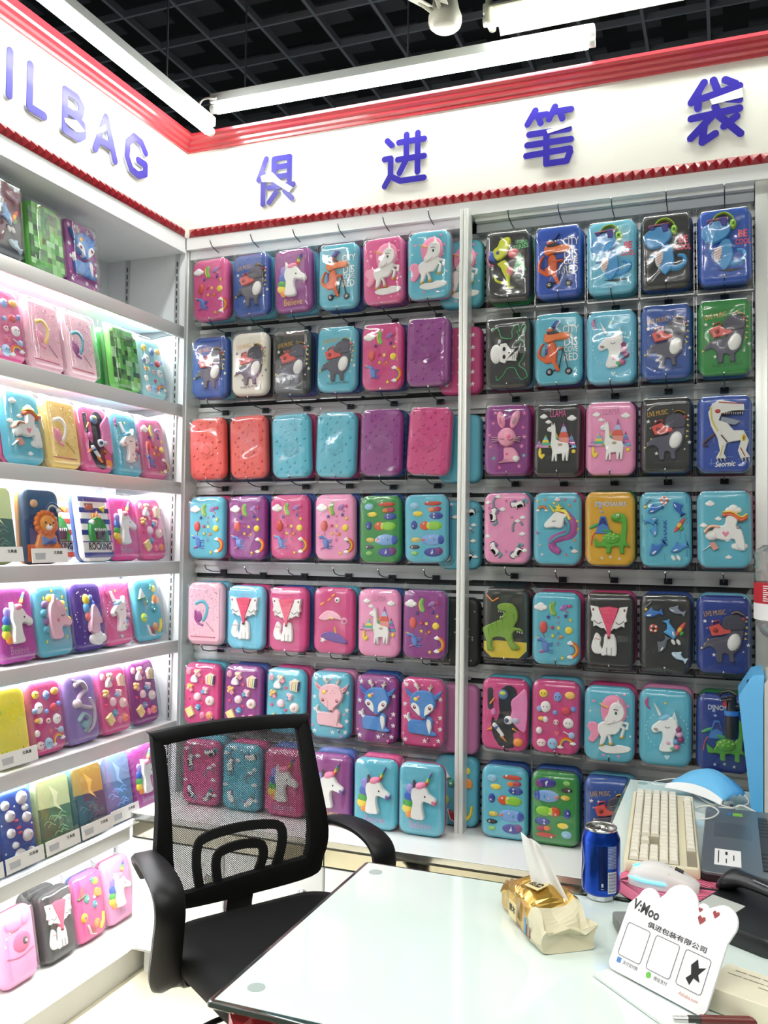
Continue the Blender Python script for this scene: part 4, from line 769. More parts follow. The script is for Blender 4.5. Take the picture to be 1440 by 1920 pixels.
# ------------------------------------------------------------------ left shelf unit
ush = mat('F3F5F6', .35, noise=.02); lip = mat('D6D6D2', .32, .3, noise=.04, nscale=8); slot = mat('2A2A2C', .6)
t = thing('shelf_unit', 'white steel display shelving with grey shelf fronts along the left wall', 'shelf unit', (0, 0, 0))
YL = -1.75
b = MB().mt(ush); b.box(-.335, -.325, YL, 0.02, 0, 2.33); b.build('back_panel', t)
b = MB().mt(ush); b.box(-.325, -.001, .0, .012, 0, 2.33); b.build('side_panel', t)
b = MB().mt(ush); b.box(-.325, .0, YL, .0, 2.318, 2.33); b.build('top_panel', t)
for x in (-.03, -.235):
    b = MB().mt(mat('C9CBCB', .3, .4)); b.box(x - .008, x + .008, -.006, 0, .09, 2.315); s = b.build('slotted_standard', t)
    b = MB().mt(slot)
    for k in range(88): z = .1 + k * .025; b.box(x - .002, x + .002, -.0065, -.006, z, z + .016)
    b.build('slots', s, auto=False)
for i, z in enumerate(SHELF_Z[1:]):
    b = MB().mt(ush); b.box(-.322, -.012, YL, -.008, z - .012, z); s = b.build('shelf_board', t)
    yend = -.0 if i < 6 else -.238
    b = MB().mt(lip); b.rbox(-.011, .0, YL, yend, z - .040, z + .002, .002); b.build('shelf_front', s)
    b = MB().mt(mat('F4FAFF', .4, emit=2.5)); b.box(-.095, -.075, YL + .05, -.05, z - .0155, z - .0125); b.build('led_strip', s)
    b = MB().mt(mat('8A8C8E', .4, .6)); b.prism([(-.26, z - .013), (-.03, z - .013), (-.03, z - .02), (-.22, z - .045), (-.26, z - .045)], -.006, -.010); b.build('bracket', s)
b = MB().mt(mat('EDEDE6', .4)); b.box(-.322, .0, YL, -.235, 0.0, .078); b.box(-.322, -.002, -.235, -.002, 0.0, .078); b.build('base_plinth', t)

# ------------------------------------------------------------------ back wall bays: posts, slats, rails, header
pm = mat('E9EAE4', .3, .25)
def post(x0, x1, y0, y1, label, z0=.50, z1=2.34):
    t = thing('bay_post', label, 'post', (x0, y0, z0))
    w, d, h = x1 - x0, y1 - y0, z1 - z0
    b = MB().mt(pm); b.box(0, w, .003, d, 0, h); b.build('post_core', t)
    b = MB().mt(pm); b.rbox(0, w * .42, 0, .003, 0, h, .0012); b.rbox(w * .5, w, -.001, .003, 0, h, .0012); b.build('face_rib', t)
post(-.02, .003, 0.0145, .10, 'white upright post in the corner beside the shelves')
post(.975, 1.001, -.03, .016, 'white upright post between the two hanging bays')
post(1.787, 1.86, .012, .10, 'wide white upright post at the right edge')
RZ_L = [2.072, 1.800, 1.542, 1.273, .981, .72]
RZ_R = [2.066, 1.800, 1.540, 1.275, .978, .735]
slm = mat('D8DAD7', .4, .12, noise=.05, nscale=6); dark = mat('3C3D3E', .7)
def bay(x0, x1, rails, label):
    t = thing('slat_panel', label, 'slat wall', ((x0 + x1) / 2, .10, .5)); hw = (x1 - x0) / 2
    b = MB().mt(dark); b.box(-hw, hw, .005, .012, 0, 1.84); b.build('backing', t)
    b = MB().mt(slm); z = 0.01; tops = [r - .5 for r in rails] + [1.80]
    while z < 1.82:
        if not any(abs(z + .0075 - (r - .008)) < .034 for r in tops): b.box(-hw, hw, -.004, .005, z, z + .0145)
        z += .0247
    b.build('slats', t, auto=False)
    for r in tops:
        b = MB().mt(mat('F0F1EE', .35, .12)); b.box(-hw, hw, -.012, .005, r - .012, r + .002); b.box(-hw, hw, -.012, .005, r - .040, r - .022); b.box(-hw, hw, -.006, .005, r - .022, r - .012); b.build('hook_rail', t, auto=False)
    return t
bay(.004, .987, RZ_L, 'grey horizontal slat panel of the left hanging bay')
bay(.987, 1.787, RZ_R, 'grey horizontal slat panel of the right hanging bay')
t = thing('bay_header', 'white header strip over the left hanging bay', 'header', (.47, .05, 2.33)); b = MB().mt(ush); b.box(-.465, .503, -.03, .036, -.03, -.0005); b.build('strip', t)
t = thing('bay_header', 'grey recessed header above the right hanging bay', 'header', (1.38, .05, 2.33)); b = MB().mt(mat('B4B9BA', .4, .3)); b.box(-.375, .405, .0, .036, -.04, -.0005); b.build('strip', t)
b = MB().mt(mat('EDEEEA', .35)); b.box(-.375, .405, -.02, -.0005, -.012, -.0005); b.build('front_lip', t)

# base cabinets with worktop below the bays
wt = mat('F5F5F1', .2, coat=.3)
t = thing('base_cabinet', 'white low cabinet with locks and mirrored drawer band under the hanging bays', 'cabinet', (0, 0, 0))
CY = -.233
b = MB().mt(mat('F0F0EA', .35)); b.box(.0, 2.6, CY + .012, .11, .08, .485); b.build('carcass', t)
b = MB().mt(mat('D8D8D0', .4)); b.box(.02, 2.6, CY + .05, .1, 0, .08); b.build('kick_board', t)
xs = [.004, .33, .655, .98, 1.305, 1.63, 1.955]
for i in range(6):
    b = MB().mt(wt); b.rbox(xs[i] + .002, xs[i + 1] - .002, CY, CY + .012, .09, .425, .002); dr = b.build('door', t)
    b = MB().mt(mat('B8B8B4', .25, .9)); b.T = Matrix.Translation((xs[i] + (.26 if i % 2 else .28), CY - .001, .34)) @ Matrix.Rotation(math.radians(90), 4, 'X'); b.lathe([(.0, 0), (.017, 0), (.017, .004), (.013, .007), (.0, .007)], 20, cap=False); b.tube([(.0, .0, .009), (.011, .011, .009)], .003, 6); b.build('lock', dr)
for i in range(3):
    b = MB().mt(mat('C8C4B4', .06, 1.0)); b.box(xs[2 * i] + .002, xs[2 * i + 2] - .002, CY - .002, CY + .01, .432, .478); b.build('mirror_drawer_front', t)
b = MB().mt(mat('2A2A28', .5)); b.box(.0, 2.6, CY + .004, CY + .02, .4255, .4315); b.build('shadow_gap', t)
t2 = thing('worktop', 'white glossy worktop running under both hanging bays', 'worktop', (1.3, -.06, .485)); b = MB().mt(wt); b.rbox(-1.3, 1.3, -.175, .165, 0, .018, .002); b.build('board', t2)
b = MB().mt(mat('D9D9D4', .12, .9)); b.box(-1.3, 1.3, -.178, -.175, .001, .017); b.build('chrome_edge', t2)

# ------------------------------------------------------------------ pencil cases
T_, CW, CH = .040, .1350, .2050
def shell_mesh(colr, kind):
    key = ('shell', colr, kind)
    if key in _M: return _M[key]
    b = MB().mt(mat(colr, .5, bump=.25, bscale=900, noise=.05, nscale=30))
    def ring(y, ins, rr=.028): return [(x, y, z) for x, z in rrect(CW - 2 * ins, CH - 2 * ins, rr - ins * .6, 6)]
    if kind == 'front':
        b.loft([ring(-.0205, 0), ring(-.030, .0004), ring(-.0355, .0025), ring(-.0385, .006), ring(-.0398, .011), ring(-.0402, .02)], False, True)
        b.loft([ring(-.0185, .0015), ring(-.0205, 0)], True, False)
    else:
        b.loft([ring(0, .012), ring(-.002, .004), ring(-.006, .0008), ring(-.0165, 0), ring(-.0175, .0015)], True, True)
    me = b.mesh('pencil_case_' + kind); me.set_sharp_from_angle(angle=math.radians(50)); _M[key] = me; return me
def zip_mesh(colr):
    key = ('zip', colr)
    if key in _M: return _M[key]
    b = MB().mt(mat(colr, .4))
    rr = [[(x, y, z) for x, z in rrect(CW + 2 * e, CH + 2 * e, .028, 6)] for y, e in ((-.0165, .0), (-.0170, .0009), (-.0182, .0012), (-.0200, .0009), (-.0208, .0))]
    b.loft(rr, False, False); me = b.mesh('zipper'); _M[key] = me; return me
def bag_mesh(var, tall=.0, w=.141, zb=-.114):
    key = ('bag', var, tall, w, zb)
    if key in _M: return _M[key]
    R = random.Random(var * 7 + 1); b = MB().mt(film()); nx, nz = 18, 26; z0, z1 = zb, .122 + tall
    rid = [(R.uniform(-.05, .05), R.uniform(-.1, .1), R.uniform(0, 3.14), R.uniform(.010, .022), R.uniform(.0015, .004)) for _ in range(5)]
    v = []
    for j in range(nz + 1):
        for i in range(nx + 1):
            x = -w / 2 + w * i / nx; z = z0 + (z1 - z0) * j / nz
            ex = min(1, (w / 2 - abs(x)) / .014); ez = min(1, (z - z0) / .012); et = min(1, (z1 - z) / .035)
            k = (math.sin(ex * 1.5708) ** .7) * (math.sin(ez * 1.5708) ** .7) * (math.sin(et * 1.5708))
            y = -.004 - .052 * k
            for cx, cz, an, wd, am in rid:
                d = (x - cx) * math.cos(an) + (z - cz) * math.sin(an); q = -(x - cx) * math.sin(an) + (z - cz) * math.cos(an)
                y -= am * math.exp(-(d / wd) ** 2) * math.exp(-(q / .05) ** 2) * k
            v.append((x, y, z))
    f = [(j * (nx + 1) + i, j * (nx + 1) + i + 1, (j + 1) * (nx + 1) + i + 1, (j + 1) * (nx + 1) + i) for j in range(nz) for i in range(nx)]
    b.add(v, f, True); b.mt(film((.93, .94, .94), .22, .4, .2, 'film_weld'))
    e = .0012
    b.add([(-w / 2, -.004, z0), (w / 2, -.004, z0), (w / 2, -.004, z0 - .004), (-w / 2, -.004, z0 - .004)], [(0, 1, 2, 3)])
    for sx in (-1, 1): b.add([(sx * w / 2, -.004, z0), (sx * (w / 2 + .0015), -.004, z0), (sx * (w / 2 + .0015), -.004, z1), (sx * w / 2, -.004, z1)], [(0, 1, 2, 3)])
    me = b.mesh('clear_bag'); _M[key] = me; return me
_ART = {}
def art_parts(fn, kw):
    key = (fn.__name__, tuple(sorted(kw.items())))
    if key not in _ART:
        a = Art(); fn(a, **kw); _ART[key] = [(n, a.parts[n].mesh(n)) for n in a.order if a.parts[n].f]
    return _ART[key]
NAMES = {TEAL: 'teal', PINK: 'pink', HOT: 'hot pink', PUR: 'purple', LPK: 'light pink', BLU: 'blue', GRN: 'green', BLK: 'black', LBL: 'sky blue', CRM: 'cream', RED: 'red', W: 'white', 'D6A228': 'mustard', '2E4C9E': 'blue', '30342E': 'black', 'E3B3C0': 'pale pink', 'F0E23C': 'yellow', '26509E': 'dark blue', '8E78B4': 'lilac', '4A2C88': 'deep violet', MAU: 'mauve', '5FAE4A': 'bright green', '24406E': 'navy', '223A8A': 'dark blue', 'E8C878': 'gold', '2F5A60': 'dark teal', '6A86B0': 'ice blue', 'C9D88A': 'lime', '5A1F22': 'dark red', '343434': 'black'}
def pencil_case(fn, bg, loc, rz, where, back=None, tilt=0, lean=0, kw=None, bag=0, group=None, desc=None, name='pencil_case', sc=1.0, art=True, tall=0, look='', z_low=False):
    kw = dict(kw or {}); import inspect
    if 'bg' in inspect.signature(fn).parameters: kw.setdefault('bg', bg)
    d = desc or (NAMES.get(bg, 'coloured') + ' case, ' + (fn.__doc__ or ''))
    lab = (d + ', ' + where) if where else d
    ws = lab.split()
    o = thing(name, lab, 'pencil case', loc, 0, group)
    o.rotation_mode = 'XYZ'
    M = Matrix.Rotation(rz, 4, 'Z') @ Matrix.Rotation(lean, 4, 'X') @ Matrix.Rotation(tilt, 4, 'Y')
    o.rotation_euler = M.to_euler('XYZ'); o.scale = (sc, sc, sc)
    back = back or bg
    put('front_shell', shell_mesh(bg, 'front'), o); q = put('back_shell', shell_mesh(back, 'back'), o)
    if back != bg: q['label'] = NAMES.get(back, 'contrasting') + ' back half'
    put('zipper', zip_mesh(tone(back if back != bg else bg, .72)), o)
    if art:
        for n, me in art_parts(fn, kw): put(n, me, o, loc=(0, -.0400, 0))
    if bag: put('clear_bag', bag_mesh(bag, tall, .141 if not lean else .138, (-.110 if z_low else -.114) if not lean and not z_low else -CH / 2 + .0042), o)
    return o
P = pencil_case
ORD = ['first', 'second', 'third', 'fourth', 'fifth', 'sixth']; ROW = ['top', 'second', 'third', 'fourth', 'fifth', 'sixth', 'bottom']
A = dict
LB = [
 [(a_icons, PINK, PINK, {}), (a_dino, BLU, LBL, {}), (a_unihead, PUR, LBL, {}), (a_croc, TEAL, BLU, {}), (a_pony, PINK, PUR, {}), (a_pony, TEAL, LPK, {})],
 [(a_dino, BLU, BLU, {}), (a_dino, CRM, BLK, {}), (a_dino, BLK, BLU, {}), (a_dino, TEAL, BLU, {}), (a_icons, HOT, BLU, {}), (a_bumps, PUR, BLU, {})],
 [(a_bumps, RED, BLK, {}), (a_bumps, RED, BLK, {}), (a_bumps, TEAL, HOT, {}), (a_bumps, TEAL, HOT, {}), (a_bumps, PUR, BLU, {}), (a_bumps, HOT, LBL, {})],
 [(a_icons, TEAL, HOT, {}), (a_icons, PUR, BLU, {}), (a_icons, HOT, BLU, {}), (a_icons, LPK, BLU, {}), (a_monsters, GRN, BLU, {}), (a_monsters, TEAL, BLU, {})],
 [(a_glit, 'E3B3C0', TEAL, {}), (a_fox, LBL, HOT, {}), (a_fox, HOT, BLU, {}), (a_fish, HOT, TEAL, {}), (a_llama, LPK, BLU, {}), (a_icons, PUR, TEAL, {})],
 [(a_sweets, HOT, TEAL, {}), (a_sweets, PUR, BLU, {}), (a_sweets, TEAL, HOT, {}), (a_deer, TEAL, LPK, A(d='F0BCC4')), (a_deer, PUR, BLU, {}), (a_deer, HOT, TEAL, {})],
 [(a_many, PINK, TEAL, {}), (a_many, TEAL, HOT, {}), (a_unihead, HOT, BLU, {}), (a_unihead, PUR, BLU, A(muz='7A62A8')), (a_unihead, TEAL, HOT, A(muz='7A62A8')), (a_unihead, TEAL, HOT, A(muz='E67C98'))]]
RB = [
 [(a_legend, BLK, GRN, {}), (a_croc, '2A52B0', BLU, {}), (a_cool, LBL, TEAL, {}), (a_cool, BLK, BLU, {}), (a_cool, '2A56B4', BLU, {})],
 [(a_skull, BLK, BLK, {}), (a_croc, TEAL, BLU, {}), (a_moon, LBL, TEAL, {}), (a_dino, BLU, BLU, {}), (a_dino, GRN, BLU, {})],
 [(a_bunny, PUR, HOT, {}), (a_llama, BLK, HOT, {}), (a_llama, LPK, PUR, {}), (a_dino, BLK, BLU, {}), (a_robot, '2E4C9E', LBL, {})],
 [(a_many, LPK, TEAL, {}), (a_longmane, TEAL, HOT, {}), (a_dinos, 'D6A228', GRN, {}), (a_shark, TEAL, BLU, {}), (a_sleep, TEAL, HOT, {})],
 [(a_trex, '30342E', BLK, {}), (a_icons, TEAL, HOT, {}), (a_fox, BLK, HOT, {}), (a_shark, BLK, BLU, {}), (a_dino, '223A8A', LBL, {})],
 [(a_space, HOT, TEAL, {}), (a_kawaii, HOT, TEAL, {}), (a_pony, TEAL, HOT, {}), (a_moon, TEAL, LPK, {}), (a_dinos, '223A8A', GRN, {})],
 [(a_monsters, TEAL, BLU, {}), (a_monsters, GRN, BLU, A(flip=-1)), (a_dino, BLU, BLU, {})]]
LZ = [2.182, 1.918, 1.651, 1.391, 1.101, .842, .571]; RZ = [2.154, 1.903, 1.647, 1.390, 1.113, .859, .605]
LX = [.118, .270, .424, .580, .731, .877]; RX = [1.122, 1.267, 1.414, 1.561, 1.709]
NAMES['2A52B0'] = 'royal blue'; NAMES['2A56B4'] = 'royal blue'
FY = .010   # the back of every front case; its face stands 4 cm nearer
rnd = random.Random(42)
hookm = mat('6A6C70', .2, 1.0); hookd = mat('2E3034', .35, .8)
def make_hook():
    b = MB().mt(hookm); b.tube([(0, .085, .0), (0, .01, .004), (0, -.024, .012), (0, -.036, .026)], .0017, 6); me1 = b.mesh('wire')
    b = MB().mt(hookd); b.box(-.011, .011, .08, .087, -.008, .008); me2 = b.mesh('rail_clip')
    b = MB().mt(mat('E6E6EA', .12, 1)); b.T = Matrix.Translation((0, -.037, .028)); b.lathe([(.0, -.0032), (.0028, -.0018), (.0034, 0), (.0028, .0018), (.0, .0032)], 8, cap=False); me3 = b.mesh('ball_tip')
    return me1, me2, me3
HM = make_hook()
def hook(x, z, lab):
    o = thing('display_hook', lab, 'hook', (x, 0, z), 0, 'wire hooks holding the bagged cases')
    put('wire', HM[0], o); put('rail_clip', HM[1], o); put('ball_tip', HM[2], o)
for side, rows, XS, ZS in (('left', LB, LX, LZ), ('right', RB, RX, RZ)):
    for r, row in enumerate(rows):
        n = len(row)
        for c, (fn, bg, bk, kw) in enumerate(row):
            x = XS[c] + rnd.uniform(-.001, .001) + (-.005 if side == 'left' and r >= 5 else 0)
            z = ZS[r] + rnd.uniform(-.004, .004)
            x = max(x, .083) if side == 'left' else x
            tilt = math.radians(rnd.uniform(-.5, .5) + (.6 * (r % 3 - 1)))
            if side == 'left' and r in (0, 2) and c < 3: tilt = math.radians(-2.2); z -= .0; x -= .001 * (2 - c)
            if side == 'left' and r == 2 and c == 5: tilt = math.radians(3.2); x += .006
            where = '%s in %s row, %s bay' % (ORD[c], ROW[r], side)
            y = FY
            if (side, r, c) == ('right', 2, 4) or (side, r, c) == ('right', 3, 4): y = -.004
            if r == 6: z = .6075; tilt = 0
            if side == 'left' and r == 6: x = x * .972 + .048; y = FY - .07
            P(fn, bg, (x, y, z), 0, where, back=bk, tilt=tilt, kw=kw, bag=1 + (r * 5 + c * 3) % 7, z_low=(r == 6), group='bagged pencil cases in the %s hanging bay' % side)
            if not (side == 'left' and c == 5):
                bk2 = bk if bk != bg else TEAL
                P(a_none, bk2, (x + rnd.uniform(-.001, .005), y + .044, z + rnd.uniform(.001, .006)), 0, where, tilt=tilt * .5 + math.radians(rnd.uniform(-1, 1)), art=False,
                  desc=NAMES.get(bk2, 'coloured') + ' case hung behind the front one', group='second cases behind the front ones', kw={})
            hook(x, z + .134, 'chrome wire hook, %s row, %s from left, %s bay' % (ROW[r], ORD[c], side))
for r, (fn, bg) in enumerate(((a_pony, TEAL), (a_flw, HOT), (a_none, TEAL), (a_many, TEAL), (a_spark, BLK), (a_none, MAU), (a_fruit, TEAL))):
    P(fn, bg, (.964, .0615, LZ[r] - .02 + (.058 if r == 6 else 0)), 0, '', desc='%s case mostly hidden behind the middle post, %s row' % (NAMES[bg], ROW[r]), group='cases half hidden behind the middle post', kw={})

# left shelves: cases lean back a little
def shelf(z, items, tag_, lean=-11):
    for i, it in enumerate(items):
        y, fn, bg, bk, kw, extra = it
        ex = dict(extra); stack = ex.pop('stack', 1); dx = ex.pop('dx', 0); yaw_ = ex.pop('yaw', 0); box = ex.pop('box', 0); bag = ex.pop('bag', 1 + i % 7); ln = ex.pop('lean', lean)
        L = math.radians(ln); h = CH / 2 * math.cos(L) * ex.get('sc', 1)
        x = -.075 - abs(math.sin(L)) * CH / 2 + dx
        where = '%s on the %s left shelf' % (ORD[i], tag_)
        o = P(fn, bg, (x, y, z + h + .002), math.radians(90 + yaw_), where, back=bk, kw=kw, bag=bag if not box else 0, lean=L, group='pencil cases standing on the left shelves', **ex)
        if box: boxed(o, box)
        for s in range(stack):
            b2 = bk if bk != bg else HOT
            P(a_none, b2, (x - .045 * (s + 1), y - .012, z + h + .002), math.radians(90 + yaw_), where, lean=L, art=False, desc=NAMES.get(b2, 'coloured') + ' case standing behind', group='second cases behind the shelf fronts', kw={})
def boxed(o, kind):
    w, h = .1405, .212
    b = MB().mt(film((.96, .97, .97), .05, .3, .06, 'stiff_film'))
    b.add([(-w / 2, .004, -CH / 2), (w / 2, .004, -CH / 2), (w / 2, -.056, -CH / 2), (-w / 2, -.056, -CH / 2), (-w / 2, .004, h / 2 + .01), (w / 2, .004, h / 2 + .01), (w / 2, -.056, h / 2 + .01), (-w / 2, -.056, h / 2 + .01)], [(3, 2, 6, 7), (0, 3, 7, 4), (1, 5, 6, 2), (4, 7, 6, 5)])
    b.build('clear_box', o, auto=False)
    b = MB().mt(mat('F2F0EA', .5)); b.box(-w / 2 + .002, w / 2 - .002, -.0575, -.0562, -CH / 2 + .001, -CH / 2 + .040); s = b.build('paper_label', o, auto=False)
    s['label'] = 'white paper band with grey print'
    b = MB().mt(mat('B9BBBD', .5)); b.prism([(-.055, -.092), (-.02, -.092), (-.018, -.075), (-.058, -.075)], -.0576, -.058); b.build('label_picture', s, auto=False); b = MB()
    v, f = textgeo('文具盒', .02); b.mt(mat('4A4A4C', .6)); b.add([(.03 + p * .034, -.0582, -.074 + q * .009) for p, q in v], f)
    b.build('label_print', s, auto=False)
E_ = {}
shelf(2.066, [(-.775, a_shark, '343A44', BLU, A(bg=BLK), A(lean=-6, desc='black case with small blue sea pictures', sc=1.08, stack=0)), (-.605, a_pixel, '5FAE4A', GRN, {}, A(lean=-8)), (-.458, a_deer, PUR, BLU, {}, A(lean=-8))], 'top')
shelf(1.80, [(-.745, a_kawaii, PINK, PUR, {}, {}), (-.595, a_glit, 'E3B3C0', HOT, A(m='E890A8', g='F2D070'), A(look='')), (-.45, a_glit, 'EBC3CC', HOT, A(bg='EBC3CC'), A(desc='pale pink case with glitter window and grey flecks')), (-.245, a_pixel, '5FAE4A', GRN, A(), A(lean=-9)), (-.10, a_kawaii, '9FD4D8', TEAL, A(bg='9FD4D8'), A(desc='pale aqua case with small toy icons'))], 'second')
shelf(1.538, [(-.835, a_none, TEAL, HOT, {}, A(stack=0)), (-.665, a_sleep, TEAL, HOT, {}, {}), (-.515, a_glit, 'E8C878', 'EBD88A', A(m='E890A8', g='F4F2EE'), {}), (-.37, a_space, PINK, HOT, {}, {}), (-.225, a_moon, TEAL, LBL, {}, {}), (-.08, a_icons, 'C8648E', MAU, A(bg='C8648E'), A(desc='dusty pink case with rainbow and star icons', stack=0))], 'third')
shelf(1.272, [(-.77, a_scene, 'C9D88A', TEAL, A(c1='D8E0A0', c2='4A6458'), A(box=1, stack=0, dx=.01)), (-.615, a_lion, '24406E', ORG, {}, A(box=1, stack=0, dx=.02, lean=-6)), (-.462, a_stripes, W, RED, A(c='D2573F'), A(desc='red striped case, green dinosaur with open mouth', dx=-.062, bag=0, stack=0)), (-.375, a_stripes, W, BLU, A(c='2F3F92'), A(desc='blue striped case, green dinosaur with open mouth', dx=.01, stack=0)), (-.23, a_unihead, 'DC4C9C', TEAL, A(bg='DC4C9C'), A(desc='bright pink case, white unicorn head with rainbow mane')), (-.085, a_sweets, 'E0609A', LPK, A(bg='E0609A'), A(desc='pink case with cupcakes, macarons and cake slices', stack=0))], 'fourth')
shelf(1.008, [(-.675, a_unihead, 'B0459C', PUR, A(bg='B0459C'), A(desc='magenta case, white unicorn head with rainbow mane')), (-.53, a_sleephead, TEAL, PINK, {}, {}), (-.385, a_deepuni, '4A2C88', LBL, {}, {}), (-.24, a_moon, PINK, LBL, {}, A(dx=-.01)), (-.09, a_fruit, TEAL, HOT, {}, A(stack=0))], 'fifth')
shelf(.74, [(-.70, a_yel, 'F0E23C', BLU, {}, A(box=1, stack=0, dx=.01)), (-.553, a_kawaii, HOT, TEAL, {}, {}), (-.405, a_mermaid, '8E78B4', MAU, {}, {}), (-.255, a_sweets, PINK, LPK, {}, {}), (-.105, a_sweets, PUR, TEAL, {}, A(stack=0))], 'sixth')
shelf(.46, [(-.80, a_scene, '5A1F22', BLK, A(c1='B0402C', c2='6A2A22'), A(box=1, stack=0)), (-.655, a_planets, '26509E', LBL, {}, A(box=1, stack=1)), (-.51, a_scene, 'C9D88A', TEAL, A(c1='DCE2A4', c2='5A7A50'), A(box=1, stack=0)), (-.365, a_scene, '2F5A60', LBL, {}, A(box=1, stack=1)), (-.22, a_scene, '6A86B0', LBL, A(c1='8CA0C8', c2='5F7AA8'), A(box=1, stack=0, dx=-.01)), (-.077, a_unihead, 'B84AA0', HOT, A(bg='B84AA0'), A(desc='orchid case, white unicorn head with rainbow mane', dx=-.01, stack=0))], 'seventh')
shelf(.078, [(-.525, a_face, LPK, HOT, {}, A(stack=0, dx=-.105)), (-.362, a_fox, '343434', BLK, A(bg=BLK), A(stack=1, dx=-.105)), (-.22, a_fruit, PINK, BLU, A(bg=PINK), A(stack=0, dx=-.105)), (-.078, a_unihead, LPK, HOT, {}, A(dx=-.105, stack=0))], 'lowest')

# ------------------------------------------------------------------ office chair
ct = thing('office_chair', 'black mesh-back office chair with arms, pushed up to the glass desk', 'chair', (.546, -.557, 0), math.radians(56.6))
blk = mat('0D0D0D', .7, bump=.2, bscale=700, spec=.2); blp = mat('161617', .42, spec=.35)
LEAN = math.radians(12); HB = .414; ZT = .882
def bk(u, v, d=0.0):
    """point on the back: u lateral, v downwards from the top, d behind the surface"""
    c = .028 * (1 - (u / .23) ** 2) + .03 * math.sin(math.pi * min(1, max(0, v / HB))) * -1 + d
    return (u, -math.sin(LEAN) * v + c, ZT - math.cos(LEAN) * v)
outer = spline([(-.205, .0), (0, -.006), (.205, .0), (.217, .012), (.222, .15), (.236, .29), (.222, .36), (.19, .410), (0, .425), (-.19, .410), (-.222, .36), (-.236, .29), (-.222, .15), (-.217, .012)], 5)
inner = spline([(-.178, .032), (0, .027), (.178, .032), (.184, .042), (.182, .15), (.184, .29), (.176, .345), (.155, .358), (0, .372), (-.155, .378), (-.170, .365), (-.186, .29), (-.186, .15), (-.184, .042)], 5)
b = MB().mt(blk); n = len(outer)
rings = [[bk(*p, .016) for p in inner], [bk(*p, .003) for p in inner], [bk(p[0] * .97 + q[0] * .03, p[1] * .97 + q[1] * .03, -.004) for p, q in zip(inner, outer)], [bk(p[0] * .5 + q[0] * .5, p[1] * .5 + q[1] * .5, -.010) for p, q in zip(inner, outer)], [bk(p[0] * .05 + q[0] * .95, p[1] * .05 + q[1] * .95, -.004) for p, q in zip(inner, outer)], [bk(*q, .004) for q in outer], [bk(*q, .016) for q in outer], [bk(*p, .016) for p in inner]]
b.loft(rings, False, False); b.build('back_frame', ct)
# woven mesh with real openings in its material
mm = bpy.data.materials.new('woven_mesh'); mm.use_nodes = True; nt = mm.node_tree; N = nt.nodes; pb = N['Principled BSDF']; out = N['Material Output']
pb.inputs['Base Color'].default_value = lin('1A1B1A') + (1,); pb.inputs['Roughness'].default_value = .6
tcn = N.new('ShaderNodeTexCoord'); mp = N.new('ShaderNodeMapping'); mp.inputs['Rotation'].default_value = (0, 0, 0); sep = N.new('ShaderNodeSeparateXYZ')
nt.links.new(tcn.outputs['Object'], sep.inputs[0])
def mth(op, a, b_=None):
    m = N.new('ShaderNodeMath'); m.operation = op
    for k, v in ((0, a), (1, b_)):
        if v is None: continue
        if isinstance(v, (int, float)): m.inputs[k].default_value = v
        else: nt.links.new(v, m.inputs[k])
    return m.outputs[0]
kk = 2 * math.pi / .0036
s1 = mth('SINE', mth('MULTIPLY', mth('ADD', sep.outputs[0], sep.outputs[2]), kk * .72)); s2 = mth('SINE', mth('MULTIPLY', mth('SUBTRACT', sep.outputs[0], sep.outputs[2]), kk * .72))
hole = mth('GREATER_THAN', mth('MULTIPLY', mth('ADD', s1, 1.0), mth('ADD', s2, 1.0)), 1.3)
tr = N.new('ShaderNodeBsdfTransparent'); mx = N.new('ShaderNodeMixShader'); nt.links.new(hole, mx.inputs[0]); nt.links.new(pb.outputs[0], mx.inputs[1]); nt.links.new(tr.outputs[0], mx.inputs[2]); nt.links.new(mx.outputs[0], out.inputs[0])
b = MB().mt(mm); v = []; f = []
for j in range(15):
    for i in range(15):
        vv = .02 + .37 * j / 14; hw = .19 + .012 * math.sin(math.pi * vv / .6); v.append(bk(-hw + 2 * hw * i / 14, vv, .004))
for j in range(14):
    for i in range(14): f.append((j * 15 + i, j * 15 + i + 1, j * 15 + 16 + i, j * 15 + 15 + i))
b.add(v, f, True); b.build('back_mesh', ct, auto=False)
b = MB().mt(blk)
for pts, w in (([(-.105, .40), (-.118, .33), (-.115, .28), (-.09, .262), (0, .255), (.09, .262), (.115, .28), (.112, .33), (.09, .39)], .011), ([(-.055, .40), (-.065, .345), (-.062, .315), (-.045, .303), (0, .298), (.045, .303), (.062, .315), (.062, .345), (.04, .395)], .011)):
    P_ = spline(pts, 5, False); L2 = []
    for i, p in enumerate(P_):
        a_, c_ = P_[max(0, i - 1)], P_[min(len(P_) - 1, i + 1)]; ex, ey = c_[0] - a_[0], c_[1] - a_[1]; l = math.hypot(ex, ey) or 1; nx, ny = -ey / l * w, ex / l * w
        L2.append([bk(p[0] + nx, p[1] + ny, .007), bk(p[0] - nx, p[1] - ny, .007), bk(p[0] - nx, p[1] - ny, .016), bk(p[0] + nx, p[1] + ny, .016)])
    b.loft(L2, True, True, True, False)
b.build('lumbar_support', ct)
b = MB().mt(blk)
def seat_ring(z, k, fz=0): return [(x * 1.0, y - .315 , z + fz * max(0, (-y - .10)) ** 1.5) for x, y in rrect(.47 * k, .46 * k, .09 * k, 6)]
b.loft([seat_ring(.400, .9), seat_ring(.402, .97, -.1), seat_ring(.425, 1.0, -.2), seat_ring(.447, .985, -.3), seat_ring(.458, .94, -.3), seat_ring(.463, .8, -.3), seat_ring(.462, .4, -.2)]); b.build('seat', ct)
b = MB().mt(blp); b.rbox(-.20, .20, -.50, -.12, .382, .402, .006); b.build('seat_pan', ct)
